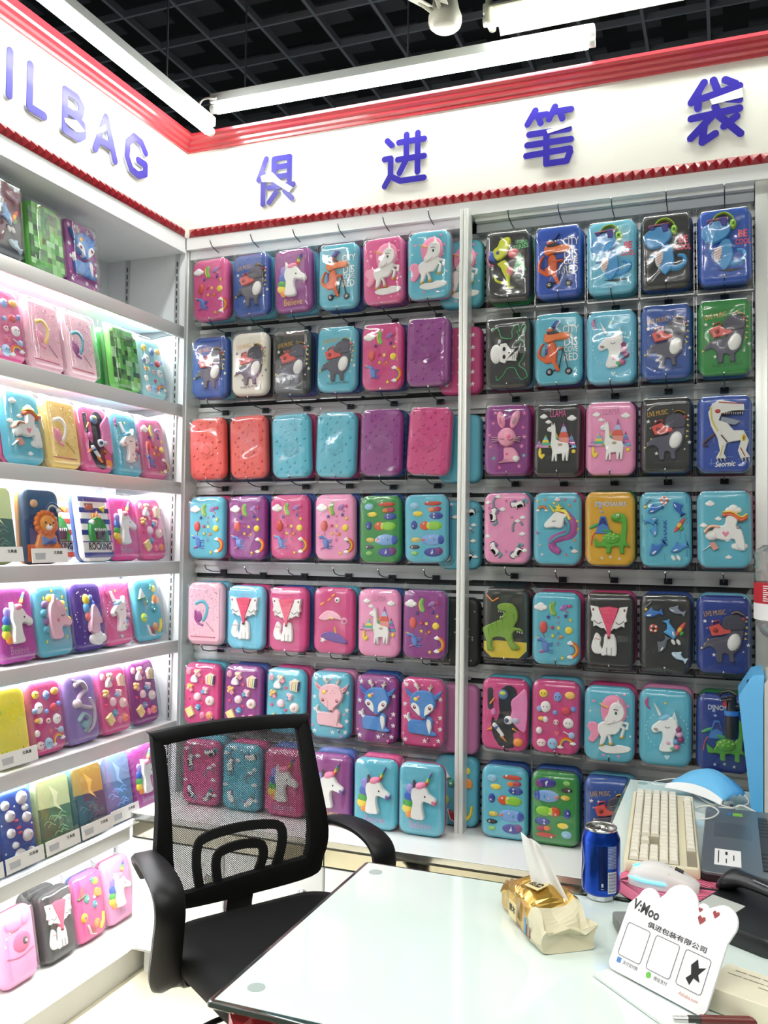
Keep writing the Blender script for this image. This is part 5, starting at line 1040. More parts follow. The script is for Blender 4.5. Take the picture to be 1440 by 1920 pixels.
for sx in (-1, 1):
    pth = [(sx * .205, -.20, .385), (sx * .245, -.215, .387), (sx * .266, -.235, .42), (sx * .274, -.265, .50), (sx * .276, -.280, .565), (sx * .274, -.255, .606), (sx * .268, -.18, .624), (sx * .256, -.09, .620), (sx * .242, -.025, .598), (sx * .226, -.018, .555)]
    wd = [.03, .034, .036, .034, .033, .034, .032, .028, .026, .020]; Q = spline([p + (w,) for p, w in zip(pth, wd)], 5, False); rings = []
    for i, q in enumerate(Q):
        a_, c_ = Vector(Q[max(0, i - 1)][:3]), Vector(Q[min(len(Q) - 1, i + 1)][:3]); tt = (c_ - a_).normalized(); X = Vector((1, 0, 0)); X = (X - tt * X.dot(tt)).normalized(); Y = tt.cross(X); p = Vector(q[:3]); w = q[3]; h = .011
        rings.append([tuple(p + X * (w * cu) + Y * (h * cv)) for cu, cv in ((1, -.4), (1, .4), (.7, 1), (-.7, 1), (-1, .4), (-1, -.4), (-.7, -1), (.7, -1))])
    b = MB().mt(blp); b.loft(rings); b.build('armrest', ct)
b = MB().mt(blp); b.loft([[(x, y, z) for x, y in ((-.035, yy - .008), (.035, yy - .008), (.035, yy + .008), (-.035, yy + .008))] for yy, z in ((-.055, .50), (-.04, .44), (-.05, .39), (-.14, .375), (-.22, .374))]); b.build('back_bracket', ct)
b = MB().mt(blp); b.rbox(-.09, .09, -.40, -.20, .352, .384, .006); b.build('tilt_mechanism', ct)
b = MB().mt(blp); b.tube([(-.09, -.36, .366), (-.22, -.37, .362), (-.26, -.375, .358)], .006, 8); b.rbox(-.315, -.24, -.392, -.362, .352, .362, .003); b.build('height_lever', ct)
b = MB().mt(mat('2A2A2C', .3, .4)); b.lathe([(.0, .10), (.025, .10), (.025, .24), (.014, .24), (.014, .355), (0, .355)], 18, 0, -.30, cap=False); b.build('gas_column', ct)
sb = MB().mt(blp); sb.lathe([(.0, .075), (.04, .075), (.038, .12), (.0, .12)], 18, 0, -.30, cap=False)
for k in range(5):
    a_ = math.radians(72 * k + 20); c, s_ = math.cos(a_), math.sin(a_); sb.tube([(c * .02, s_ * .02 - .30, .10), (c * .16, s_ * .16 - .30, .09), (c * .27, s_ * .27 - .30, .068)], [.022, .018, .013], 8)
sb.build('star_base', ct)
for k in range(5):
    a_ = math.radians(72 * k + 20); c, s_ = math.cos(a_) * .27, math.sin(a_) * .27 - .30; b = MB().mt(blp)
    for q in (-.012, .012): b.T = Matrix.Translation((c + q, s_, .026)) @ Matrix.Rotation(math.radians(90), 4, 'Y'); b.lathe([(0, -.008), (.02, -.008), (.026, -.004), (.026, .004), (.02, .008), (0, .008)], 16, cap=False)
    b.T = Matrix.Identity(4); b.tube([(c, s_, .03), (c, s_, .066)], .006, 8); b.build('caster', ct)

# ------------------------------------------------------------------ glass desk (L-shaped)
DZ = .74
mint = mat('E4F3EC', .08, coat=.6, spec=.5); edge = mat('26352F', .1, coat=.6)
t = thing('desk', 'L-shaped desk with pale mint glass tops over a red studded body', 'desk', (1.6, -1.1, 0))
OX, OY = 1.6, -1.1
def top(x0, x1, y0, y1, pads, nm):
    b = MB().mt(edge); b.rbox(x0 - OX, x1 - OX, y0 - OY, y1 - OY, DZ - .011, DZ - .0008, .0035); g_ = b.build(nm, t)
    b = MB().mt(mint); b.box(x0 + .009 - OX, x1 - .009 - OX, y0 + .009 - OY, y1 - .009 - OY, DZ - .004, DZ - .0002); b.build('painted_field', g_)
    for px_, py_ in pads:
        b = MB().mt(mat('AFC2BD', .12, coat=.6)); b.lathe([(0, DZ - .001), (.0125, DZ - .001), (.0125, DZ + .0003), (0, DZ + .0003)], 24, px_ - OX, py_ - OY, cap=False); b.build('suction_pad', g_)
top(1.073, 2.50, -1.512, -.950, [(1.112, -.998), (1.118, -1.455)], 'glass_top')
top(1.474, 2.50, -.946, -.128, [(1.516, -.165)], 'glass_top')
redb = mat('B8202A', .2, coat=.5)
b = MB().mt(redb); b.box(1.095 - OX, 2.45 - OX, -1.490 - OY, -1.472 - OY, 0, DZ - .012); b.build('front_panel', t)
b = MB().mt(redb); p = .034
for i in range(38):
    for j in range(20):
        x0, z0 = 1.097 - OX + i * p, .04 + j * p; y0 = -1.4905 - OY
        b.add([(x0, y0, z0), (x0 + p, y0, z0), (x0 + p, y0, z0 + p), (x0, y0, z0 + p), (x0 + p / 2, y0 - .012, z0 + p / 2)], [(0, 1, 4), (1, 2, 4), (2, 3, 4), (3, 0, 4)])
b.build('studded_facing', t, auto=False)
b = MB().mt(mat('3A3A3A', .4)); b.box(1.16 - OX, 2.45 - OX, -1.472 - OY, -1.45 - OY, 0, DZ - .012); b.box(1.40 - OX, 2.45 - OX, -1.44 - OY, -.97 - OY, .0, DZ - .012); b.box(1.50 - OX, 2.45 - OX, -.95 - OY, -.25 - OY, 0, DZ - .012); b.build('pedestal', t)

# ------------------------------------------------------------------ things on the desk
ZD = DZ + .0005
# drink can
t = thing('drink_can', 'blue aluminium soft drink can standing on the mint glass', 'drink can', (1.514, -.952, ZD), math.radians(-65))
b = MB().mt(mat('1240A8', .22, .75, noise=.05, nscale=60)); b.lathe([(.0255, .0085), (.031, .012), (.0330, .018), (.0330, .098), (.0322, .104), (.0285, .112), (.0268, .1165)], 48, cap=False); b.build('painted_body', t)
b = MB().mt(mat('C8CACC', .18, 1)); b.lathe([(.0, .006), (.021, .006), (.0225, .0), (.0245, .001), (.0258, .0088)], 48, cap=False); b.build('base_rim', t)
b = MB().mt(mat('C4C4C0', .22, 1)); b.lathe([(.0266, .1160), (.0278, .1195), (.0270, .1210), (.0252, .1200), (.0245, .1155), (.0, .1150)], 48, cap=False); b.build('lid', t)
b = MB().mt(mat('B0B0AE', .2, 1)); b.tube([(math.cos(a_) * .008 + .004, math.sin(a_) * .011, .1168) for a_ in (2 * math.pi * k / 14 for k in range(14))], .0013, 6, closed=True); b.tube([(-.012, 0, .1165), (-.003, 0, .1165)], .002, 6); b.build('pull_tab', t)
def wrap(b, a0, a1, z0, z1, r=.0332, n=8):
    v = []; 
    for k in range(n + 1): a_ = math.radians(a0 + (a1 - a0) * k / n); v += [(r * math.cos(a_), r * math.sin(a_), z0), (r * math.cos(a_), r * math.sin(a_), z1)]
    b.add(v, [(2 * k, 2 * k + 2, 2 * k + 3, 2 * k + 1) for k in range(n)], True)
# angles: the camera looks at roughly -20..+20 degrees of the local X axis
b = MB().mt(mat('0A2260', .25, .6)); wrap(b, -24, 2, .022, .096); b.build('dark_panel', t)
b = MB().mt(mat('2C5AB4', .3, .6)); wrap(b, 2, 34, .056, .097, .0333)
b.mt(mat('C8D2E2', .4, .3)); R = random.Random(3)
for j in range(15):
    a_ = 4.0
    while a_ < 32: w_ = R.uniform(1, 4); wrap(b, a_, min(33, a_ + w_), .059 + j * .0025, .0602 + j * .0025, .0334, 2); a_ += w_ + 1
b.build('ingredients_print', t, auto=False)
b = MB().mt(mat('D8DADC', .35, .3)); wrap(b, 3, 33, .017, .053, .0333); bc = b.build('barcode_patch', t, auto=False)
b = MB().mt(mat('24407E', .4, .3))
for j in range(17): wrap(b, 5, 31, .0195 + j * .0019, .0195 + j * .0019 + (.0007 if j % 3 else .0011), .0334, 4)
b.build('barcode', bc, auto=False)
b = MB().mt(mat('E8EAEE', .3, .3))
v = []
for k in range(15): # white swirl of the round emblem seen at the can's left limb
    z = .040 + .05 * k / 14; a_ = -86 + 12 * math.sin(math.pi * k / 14); v += [(.0333 * math.cos(math.radians(a_)), .0333 * math.sin(math.radians(a_)), z), (.0333 * math.cos(math.radians(a_ - 24)), .0333 * math.sin(math.radians(a_ - 24)), z)]
b.add(v, [(2 * k, 2 * k + 1, 2 * k + 3, 2 * k + 2) for k in range(14)], True); b.build('emblem', t, auto=False)
b = MB().mt(mat('B8C2D4', .4, .3)); wrap(b, -17, -9, .024, .025, .0334, 3); wrap(b, -16, -10, .028, .034, .0334, 3); b.build('recycling_mark', t, auto=False)

# tissue pack with one tissue standing up
ang = math.atan2(-.155, .11)
t = thing('tissue_pack', 'crumpled gold tissue pack with a pale open end on the desk', 'tissue pack', (1.448, -1.115, ZD), ang)
gold = mat('C9A14A', .24, .65, noise=.12, nscale=40, coat=.5)
def crump(u, v_): return .004 * math.sin(37 * u + 11 * v_) + .003 * math.sin(71 * v_ - 23 * u) + .0025 * math.sin(113 * u + 57 * v_)
L_, Wd, Hh = .172, .088, .052
nu, nv = 26, 28; v = []; f = []
for i in range(nu + 1):
    u = i / nu; x = -L_ / 2 + L_ * u; hk = Hh * (.62 + .55 * math.sin(math.pi * min(1, u * .95 + .12)) ** .8); wk = Wd * (1 - .10 * (1 - u)); 
    for j in range(nv):
        a_ = 2 * math.pi * j / nv; cx_, sx_ = math.cos(a_), math.sin(a_); ex = .38
        y = wk / 2 * math.copysign(abs(cx_) ** ex, cx_); z = hk / 2 + hk / 2 * math.copysign(abs(sx_) ** (.55 if sx_ > 0 else .25), sx_)
        k = crump(x * 1.0 + .2 * j, y * 3 + z * 2) * min(1, z / .02) * 1.25
        v.append((x + (0 if 0 < i < nu else 0), y + k * .6, max(0, z + k)))
for i in range(nu):
    for j in range(nv): f.append((i * nv + j, i * nv + (j + 1) % nv, (i + 1) * nv + (j + 1) % nv, (i + 1) * nv + j))
b = MB().mt(gold); nf = int(nu * .70); b.add(v, f[:nf * nv] + [tuple(range(nv))[::-1]], False); b.build('gold_wrapper', t, auto=False)
b = MB().mt(mat('D6CFAF', .45, noise=.06, nscale=30)); b.add(v, f[nf * nv:], False); e0 = [v[nu * nv + j] for j in range(nv)]; cpt = (L_ / 2 - .012, .004, .022); b.add(e0 + [cpt], [(j, (j + 1) % nv, nv) for j in range(nv)]); b.build('open_end', t, auto=False)
def sheet_text(b, s_, c_, ux, uz, w, h, m, off=.0004):
    v_, f_ = textgeo(s_, .02); ux, uz = Vector(ux).normalized(), Vector(uz).normalized(); nn = ux.cross(uz).normalized(); b.mt(m); b.add([tuple(Vector(c_) + ux * p_ * w + uz * q * h + nn * off) for p_, q in v_], f_)
lb = mat('E3D29A', .4); inkk = mat('2A2622', .6)
b = MB().mt(lb); b.T = Matrix.Translation((-.004, -.012, .0665)) @ Matrix.Rotation(math.radians(12), 4, 'X') @ Matrix.Rotation(math.radians(15), 4, 'Z'); b.box(-.016, .016, -.012, .012, 0, .0012); sheet_text(b, '品牌', (0, 0, .0013), (1, 0, 0), (0, 1, 0), .026, .014, inkk); b.build('logo_label', t, auto=False)
b = MB().mt(lb); b.T = Matrix.Translation((-.02, -Wd / 2 - .002, .024)); b.box(-.015, .015, -.001, .0, -.013, .013); sheet_text(b, '原木', (0, -.0011, .003), (1, 0, 0), (0, 0, 1), .024, .012, inkk); b.build('side_label', t, auto=False)
b = MB().mt(mat('5B9CC0', .4)); b.T = Matrix.Translation((.035, -Wd / 2 - .003, .022)); b.box(-.006, .0, -.001, .0, -.012, .012); b.mt(mat('8A5A5A', .4)); b.box(.002, .016, -.001, 0, -.013, -.011); b.box(.002, .004, -.001, 0, -.013, .004); b.box(.014, .016, -.001, 0, -.013, .004); b.build('side_print', t, auto=False)
# the tissue: a curved sheet rising out of the slot
ts = thing('tissue', 'white tissue sheet pulled up out of the gold pack', 'tissue', (1.448, -1.115, ZD + .055), 0)
b = MB().mt(mat('F2F1EC', .8)); P0 = [(-.022, .012, -.002), (-.030, .013, .03), (-.037, .014, .058), (-.043, .015, .086)]; P1 = [(.046, -.014, -.014), (.026, -.004, .016), (.006, .006, .045), (-.012, .012, .070)]; rows = []
A0, A1 = spline(P0, 6, False), spline(P1, 6, False)
for q0, q1 in zip(A0, A1):
    row = []
    for k in range(9):
        s_ = k / 8; bulge = .010 * math.sin(math.pi * s_ * 2); row.append((q0[0] * (1 - s_) + q1[0] * s_ + bulge * .5, q0[1] * (1 - s_) + q1[1] * s_ - bulge, q0[2] * (1 - s_) + q1[2] * s_))
    rows.append(row)
b.loft(rows, False, False, False); o = b.build('sheet', ts, auto=False); md = o.modifiers.new('thickness', 'SOLIDIFY'); md.thickness = .0008

# keyboard
t = thing('keyboard', 'cream full-size computer keyboard lying between can and laptop', 'keyboard', (1.538, -.822, ZD + .0005), math.radians(93.5))
# local x runs away from the camera (numeric pad near), local -y towards the F keys
KL, KW = .490, .136
cr = mat('E9E0C0', .4); b = MB().mt(cr)
b.loft([[(x + KL / 2, y - KW / 2, z) for x, y in rrect(KL - 2 * i_, KW - 2 * i_, .006, 3)] for z, i_ in ((0, .003), (.004, 0), (.019, 0), (.022, .002))]); b.build('case', t)
b = MB().mt(mat('8E8670', .6)); b.box(.008, KL - .008, -.100, -.008, .0222, .0226); b.box(.008, KL - .05, -.131, -.113, .0222, .0226); b.build('key_bed', t)
kc = mat('EDE8D6', .4)
def key(x0, x1, y0, y1):
    b = MB().mt(kc); b.loft([[(x0, y0, .0226), (x1, y0, .0226), (x1, y1, .0226), (x0, y1, .0226)], [(x0 + .001, y0 + .001, .029), (x1 - .001, y0 + .001, .029), (x1 - .001, y1 - .001, .029), (x0 + .001, y1 - .001, .029)], [(x0 + .003, y0 + .0025, .0325), (x1 - .003, y0 + .0025, .0325), (x1 - .003, y1 - .0035, .0325), (x0 + .003, y1 - .0035, .0325)]], True, True, True, False); b.build('key', t, auto=False)
kp = .0205; ry = [-.010 - .0178 * r for r in range(5)]
rows_k = [[1, 1, 1, 1.5, 5.0, 1.5, 1, 1.2], [2.4, 1, 1, 1, 1, 1, 1, 1, 1, 1, 2.0], [2.2, 1, 1, 1, 1, 1, 1, 1, 1, 1, 1.8], [1.5, 1, 1, 1, 1, 1, 1, 1, 1, 1, 1.6], [1.4, 1, 1, 1, 1, 1, 1, 1, 1, 1, 1.2]]
for r, rw in enumerate(rows_k):
    y1 = ry[r]; y0 = y1 - .0168; x = .158; sc_ = (KL - .010 - x) / sum(rw)
    for w in rw: key(x + .0006, x + w * sc_ - .0006, y0, y1); x += w * sc_
for r in range(5):      # numeric pad and arrow block, near end
    y1 = ry[r]; y0 = y1 - .0168
    for k in range(4):
        if r == 0 and k == 1: continue
        key(.010 + k * .0185, .010 + k * .0185 + .0177, y0, y1)
    for k in range(3):
        if r in (1, 2) and k != (1 if r == 1 else 9) : continue
        key(.092 + k * .0195, .092 + k * .0195 + .0186, y0, y1)
for k in range(13): x = .092 + k * .0265 + (.006 if k > 3 else 0) + (.006 if k > 7 else 0); key(x, x + .024, -.130, -.114)
# laptop
t = thing('laptop', 'open grey laptop with black keys at the right edge of the desk', 'laptop', (1.713, -.62, ZD + .002), math.radians(90))
# local x -> away from the camera, local -y -> right (towards the screen)
lg = mat('7F8588', .35, .6); b = MB().mt(mat('1D1E20', .4)); b.loft([[(x + .02, y - .085, z) for x, y in rrect(.43 - i_, .25 - i_, .012, 4)] for z, i_ in ((0, .012), (.004, 0), (.014, 0))]); b.build('base', t)
b = MB().mt(lg); b.loft([[(x + .02, y - .085, z) for x, y in rrect(.428 - i_, .248 - i_, .012, 4)] for z, i_ in ((.0141, 0), (.018, 0), (.019, .002))]); b.build('palm_rest', t)
b = MB().mt(mat('747A7E', .3, .6)); b.rbox(.018, .118, -.052, .020, .0188, .0194, .0002); b.build('touchpad', t)
b = MB().mt(mat('F0F0EE', .5)); b.rbox(-.150, -.058, -.030, .017, .0190, .0194, .0001); st = b.build('white_sticker', t)
b = MB()
for s_, x, y, w, h in (('————', -.104, .010, .07, .002), ('——', -.082, -.004, .018, .004), ('———', -.125, -.004, .026, .002), ('——', -.104, -.017, .03, .002)): sheet_text(b, s_, (x, y, .0194), (1, 0, 0), (0, 1, 0), w, h, inkk)
b.build('sticker_print', st, auto=False)
b = MB().mt(mat('7FC043', .4)); b.rbox(.178, .200, -.036, -.016, .0190, .0194, .0001); b.mt(mat('2F6FB0', .4)); b.rbox(.181, .197, -.014, -.004, .0190, .0194, .0001); b.build('colour_sticker', t)
for r in range(6):
    for k in range(15):
        if r == 0 and 4 <= k <= 8 and k != 4: continue
        wk = .0215 * (5 if (r == 0 and k == 4) else 1) - .002
        x = -.155 + k * .0225 + (r % 3) * .004; 
        b = MB().mt(mat('1B1B1D', .35)); b.rbox(x, x + wk + (.004 if r == 0 and k == 4 else 0), -.076 - r * .021 - .0095, -.076 - r * .021 + .0095, .0188, .0212, .0008); b.build('key', t)
b = MB().mt(mat('17181A', .3)); b.T = Matrix.Translation((.02, -.208, .016)) @ Matrix.Rotation(math.radians(12), 4, 'X'); b.rbox(-.212, .212, -.008, .0, 0, .26, .003); sc = b.build('screen_lid', t)
b = MB().mt(mat('2A3542', .12)); b.T = Matrix.Translation((.02, -.208, .016)) @ Matrix.Rotation(math.radians(12), 4, 'X'); b.box(-.2, .2, .0002, .0008, .02, .245); b.build('screen', sc)
# mouse pad, mouse
t = thing('mouse_pad', 'round pink mouse pad with dark line pattern under the mouse', 'mouse pad', (1.632, -.868, ZD + .0002))
b = MB().mt(mat('E0708E', .6)); b.lathe([(0, 0), (.104, 0), (.105, .0012), (.104, .0024), (0, .0024)], 48, cap=False); pd = b.build('disc', t)
b = MB().mt(mat('6A2038', .6))
for k in range(11):
    a0 = -80 + k * 16; pts = [(-.098 + .196 * s_ / 10, (.012 + .008 * abs(k - 5)) * math.copysign(1, k - 5) * math.sin(math.pi * s_ / 10) * 1.6 + (.0 if k != 5 else .002 * s_), .0026) for s_ in range(11)]; b.tube([p for p in pts if p[0] ** 2 + p[1] ** 2 < .0101], .0006, 4)
b.build('line_pattern', pd, auto=False)
t = thing('computer_mouse', 'white mouse with glowing cyan strip on the pink pad', 'computer mouse', (1.612, -.862, ZD + .0028), math.radians(-4))
b = MB().mt(mat('E6E3DE', .35)); rings = []
prof = [(-.060, .010, .010), (-.056, .022, .020), (-.045, .029, .030), (-.028, .033, .037), (-.008, .032, .038), (.015, .029, .033), (.038, .027, .025), (.054, .023, .017), (.062, .014, .011)]
for x, hw, h in spline(prof, 3, False):
    rings.append([(x, hw * math.copysign(abs(math.cos(a_)) ** .8, math.cos(a_)), max(0, h * math.sin(a_)) if math.sin(a_) > 0 else 0) for a_ in (math.pi * k / 12 for k in range(13))])
b.loft(rings, True, True); b.build('shell', t)
b = MB().mt(mat('49D6F2', .4, emit=3.0)); b.tube([(-.059, -.013, .011), (-.046, -.0305, .0145), (-.028, -.0345, .013), (-.008, -.0335, .0125), (.008, -.0315, .0115)], .0013, 6); b.tube([(-.052, -.005, .0275), (-.046, -.0065, .0312), (-.040, -.008, .0342)], .0016, 6); b.build('light_strip', t)
b = MB().mt(mat('2A2A2C', .4)); b.tube([(.020, 0, .0318), (.034, 0, .0268)], .0042, 10); b.build('scroll_wheel', t)
b = MB().mt(mat('A8A6A2', .5)); b.tube([(.012, .022, .0265), (.012, 0, .0345), (.012, -.022, .0265)], .0005, 4); b.tube([(.012, 0, .0343), (.058, 0, .0140)], .0005, 4); b.build('button_seams', t)
b = MB().mt(mat('1E1E20', .5)); b.tube(spline([(1.672, -.868, ZD + .009), (1.70, -.875, ZD + .012), (1.74, -.86, ZD + .010), (1.80, -.83, ZD + .008)], 6, False), .0018, 8); tag(b.build('mouse_cable'), 'black mouse cable leading right from the white mouse', 'cable')
# telephone
t = thing('desk_telephone', 'black desk telephone with its handset at the right edge', 'telephone', (1.765, -.985, ZD + .001), math.radians(-32))
b = MB().mt(mat('1E2022', .35)); b.loft([[(x, y, z + .12 * (y + .09) * k_) for x, y in rrect(.15 - i_, .18 - i_, .015, 4)] for z, i_, k_ in ((0, .004, 0), (.008, 0, 0), (.022, 0, 1), (.026, .006, 1))]); bs = b.build('base', t)
b = MB().mt(mat('B9BDB6', .4)); b.prism([(-.068, .0), (-.01, .0), (-.01, .001), (-.068, .001)], -.080, -.02); o = b.build('label_panel', t, loc=(0, 0, .0372), auto=False); o.rotation_euler = (math.radians(6.8), 0, 0)
b = MB().mt(mat('D0D2D0', .5)); sheet_text(b, '5VSB', (.04, .065, .0455), (0, -1, .0), (1, 0, 0), .03, .009, mat('D0D2D0', .5)); b.build('lettering', t, auto=False)
b = MB().mt(mat('19191B', .3)); rings = []
for x, y, z, rx, rz_ in spline([(-.075, .020, .044, .022, .010), (-.058, .018, .056, .024, .017), (-.03, .012, .064, .018, .012), (.02, .002, .066, .017, .011), (.07, -.010, .066, .019, .012), (.105, -.018, .060, .025, .018), (.125, -.022, .052, .024, .013)], 4, False):
    rings.append([(x + rx * .0, y + rx * math.cos(a_), z + rz_ * math.sin(a_)) for a_ in (2 * math.pi * k / 14 for k in range(14))])
b.loft(rings); b.build('handset', t)
b = MB().mt(mat('8A8E90', .3)); b.tube([(-.005, -.006, .0755), (.045, -.017, .0755)], .001, 5); b.build('handset_seam', t)
t = thing('grey_box', 'small grey plastic box with a dark knob behind the payment card', 'box', (1.585, -1.085, ZD + .001), math.radians(20)); b = MB().mt(mat('7E827E', .5)); b.rbox(-.028, .028, -.04, .04, 0, .020, .003); b.build('body', t); b = MB().mt(mat('4A3434', .4)); b.T = Matrix.Translation((0, .018, .02)); b.lathe([(0, 0), (.011, 0), (.011, .006), (.008, .009), (0, .009)], 16, cap=False); b.build('knob', t)

# payment card: die-cut acrylic card leaning back on a foot
e_ = Vector((.8143, -.5805, 0)); th = math.radians(30); nn_ = Vector((-.5805, -.8143, 0)); upv = Vector((0, 0, math.cos(th))) - nn_ * math.sin(th)
CWd, CHt = .1636, .105
t = thing('payment_card', 'white die-cut payment card with handwriting standing on the desk', 'card sign', (0, 0, 0)); b = MB()
ax = e_; ay = upv; az = ax.cross(ay).normalized()
Mx = Matrix((ax, ay, az)).transposed().to_4x4(); Mx.translation = Vector((1.560, -1.222, ZD + .006)); t.matrix_world = Mx
def card_poly(b, pts, z0, z1, m):
    b.mt(m); n_ = len(pts); b.add([(x, y, z0) for x, y in pts] + [(x, y, z1) for x, y in pts], [tuple(range(n_))[::-1], tuple(range(n_, 2 * n_))] + [(i, (i + 1) % n_, n_ + (i + 1) % n_, n_ + i) for i in range(n_)])
def arc(cx_, cy_, r, a0, a1, n_=8): return [(cx_ + r * math.cos(math.radians(a0 + (a1 - a0) * k / n_)), cy_ + r * math.sin(math.radians(a0 + (a1 - a0) * k / n_))) for k in range(n_ + 1)]
outl = arc(.010, .010, .010, 180, 270, 4) + arc(CWd - .010, .010, .010, 270, 360, 4) + [(CWd, .095)] + arc(.148, .118, .022, -10, 120) + arc(.116, .122, .010, 40, 140) + arc(.080, .116, .029, 15, 165) + arc(.030, .106, .018, 30, 170) + [(.0, .092)]
pw = mat('F0EEF0', .3); card_poly(b, outl, 0, .003, pw); b.build('card', t, auto=False)
ink = mat('3A3A3C', .6); b = MB()
def ctext(s_, x, y, w, h, m, rot=0, z=.0032, bold=.0):
    v_, f_ = textgeo(s_, bold); c, q_ = math.cos(math.radians(rot)), math.sin(math.radians(rot)); b.mt(m); b.add([(x + p_ * w * c - q * h * q_, y + p_ * w * q_ + q * h * c, z) for p_, q in v_], f_)
ctext('V:Moo', .031, .0935, .048, .015, ink, -4, bold=.03); b.build('handwriting', t, auto=False); b = MB()
ctext('俱进包装有限公司', .090, .0765, .098, .0082, ink, 0, bold=.02); b.build('company_name', t, auto=False); b = MB()
ctext('支付宝付款', .036, .0155, .026, .0052, ink); b.build('pay_caption', t, auto=False); b = MB()
ctext('微信支付', .088, .0155, .022, .0052, ink); b.build('pay_caption', t, auto=False); b = MB()
ctext('Alibaba.com', .134, .0135, .030, .0045, mat('D8886A', .6)); b.build('pay_caption', t, auto=False)
for k, x in enumerate((.030, .080, .130)):
    b = MB().mt(mat('6A6A6C', .6)); q = [(x + a_, .045 + c_) for a_, c_ in rrect(.040, .046, .004, 4)]; b.tube([(p_[0], p_[1], .0034) for p_ in q], .0004, 4, closed=True); b.build('code_frame', t, auto=False)
b = MB(); card_poly(b, [(.012, .012), (.019, .012), (.019, .019), (.012, .019)], .003, .0034, mat('4A86C8', .5)); b.build('blue_mark', t, auto=False)
b = MB(); card_poly(b, arc(.068, .0155, .0042, 0, 340, 12), .003, .0034, mat('6CC04A', .5)); b.build('green_mark', t, auto=False)
b = MB(); card_poly(b, [(.122, .034), (.128, .041), (.124, .052), (.131, .062), (.136, .052), (.146, .056), (.138, .044), (.143, .036), (.133, .038), (.130, .028)], .003, .0034, mat('1C1C1E', .7)); b.build('ink_scribble', t, auto=False)
for x, y, r in ((.112, .122, .0035), (.118, .110, .0065), (.136, .124, .0055)):
    b = MB(); card_poly(b, [(x + r * p_, y + r * q) for p_, q in ((0, -.95), (.55, -.35), (.95, .2), (.75, .75), (.35, .8), (0, .4), (-.35, .8), (-.75, .75), (-.95, .2), (-.55, -.35))], .003, .0034, mat('9A3A3A', .5)); b.build('red_heart', t, auto=False)
b = MB().mt(mat('E9EFEC', .25, coat=.4)); b.T = Mx.inverted(); a3 = Vector((1.560, -1.222, ZD)); c3 = a3 + e_ * CWd
b.T = Mx.inverted(); pts3 = [a3, c3, c3 + nn_ * .055 - e_ * .01, a3 + nn_ * .03]; b.add([tuple(p_ + Vector((0, 0, .0005))) for p_ in pts3] + [tuple(p_ + Vector((0, 0, .004))) for p_ in pts3], [(3, 2, 1, 0), (4, 5, 6, 7), (0, 1, 5, 4), (1, 2, 6, 5), (2, 3, 7, 6), (3, 0, 4, 7)]); b.build('foot_plate', t, auto=False)

# small carton and pen in the lower right corner
t = thing('white_carton', 'cream printed carton lying behind the payment card', 'box', (1.762, -1.262, ZD + .0005), math.radians(-22)); b = MB().mt(mat('ECE6CC', .5)); b.rbox(-.062, .10, -.042, .042, 0, .031, .0015); cb = b.build('body', t)
b = MB()
for s_, x, y, w, h in (('— — — —', -.01, .026, .07, .002), ('—— ——— —', -.02, .012, .06, .0015), ('— ——', .02, .000, .05, .0015)): sheet_text(b, s_, (x, y, .0311), (1, 0, 0), (0, 1, 0), w, h, mat('9A9684', .6))
b.mt(mat('4A5A78', .5)); b.lathe([(0, .0311), (.009, .0311), (.009, .0314), (0, .0314)], 18, .045, -.018, cap=False); b.build('printed_marks', cb, auto=False)
t = thing('paint_brush', 'slim brown pen with silver tip along the bottom edge', 'pen', (1.655, -1.333, ZD + .0065), math.atan2(.040, .116))
b = MB().mt(mat('D8D8D4', .25, .8)); b.tube([(0, 0, 0), (.018, 0, 0)], [.0042, .0045], 12); b.build('silver_tip', t)
b = MB().mt(mat('3A3634', .4)); b.tube([(.018, 0, 0), (.034, 0, 0)], .005, 12); b.build('dark_collar', t)
b = MB().mt(mat('6E2E28', .35)); b.tube([(.034, 0, 0), (.15, 0, 0)], .0058, 12); b.build('barrel', t)

# water dispenser with its bottle
t = thing('water_dispenser', 'blue and cream table-top water dispenser at the right edge', 'water dispenser', (1.80, -.25, ZD + .001))
bl = mat('5DB2E6', .35); cm = mat('E4E0D6', .4)
HD = .318
def xz(yf, pts): return [(x, yf, z) for x, z in pts]
near, far = -.100, .085
# side profile in x,z: the front leans out towards the top
prof = [(-.010, 0), (.22, 0), (.22, HD), (.012, HD), (.0, HD - .005), (-.012, HD - .02)]
b = MB().mt(cm); b.loft([xz(near, [(-.004, 0), (.24, 0), (.24, HD), (.02, HD), (.006, HD - .006), (-.004, HD - .02)]), xz(far, [(-.004, 0), (.24, 0), (.24, HD), (.02, HD), (.006, HD - .006), (-.004, HD - .02)])], True, True, True, False); b.build('body', t)
b = MB().mt(bl); b.loft([[(-.030, near + .012, 0), (-.006, near - .001, 0), (-.006, far, 0), (-.030, far - .012, 0)], [(-.058, near + .020, HD - .055), (-.006, near - .001, HD - .055), (-.006, far, HD - .055), (-.058, far - .012, HD - .055)], [(-.028, near + .02, HD - .006), (-.004, near - .001, HD), (-.004, far, HD), (-.028, far - .012, HD - .006)]], True, True, True, False); b.build('blue_front', t)
b = MB().mt(mat('1E3F5A', .4)); b.box(-.040, -.030, -.075, -.060, HD - .034, HD - .018); o = b.build('front_mark', t); o.location = (0, 0, 0)
b = MB().mt(mat('16181A', .4)); b.lathe([(0, HD), (.045, HD), (.050, HD + .004), (.045, HD + .008), (.03, HD + .006), (0, HD + .006)], 28, .085, -.01, cap=False); b.build('bottle_collar', t)
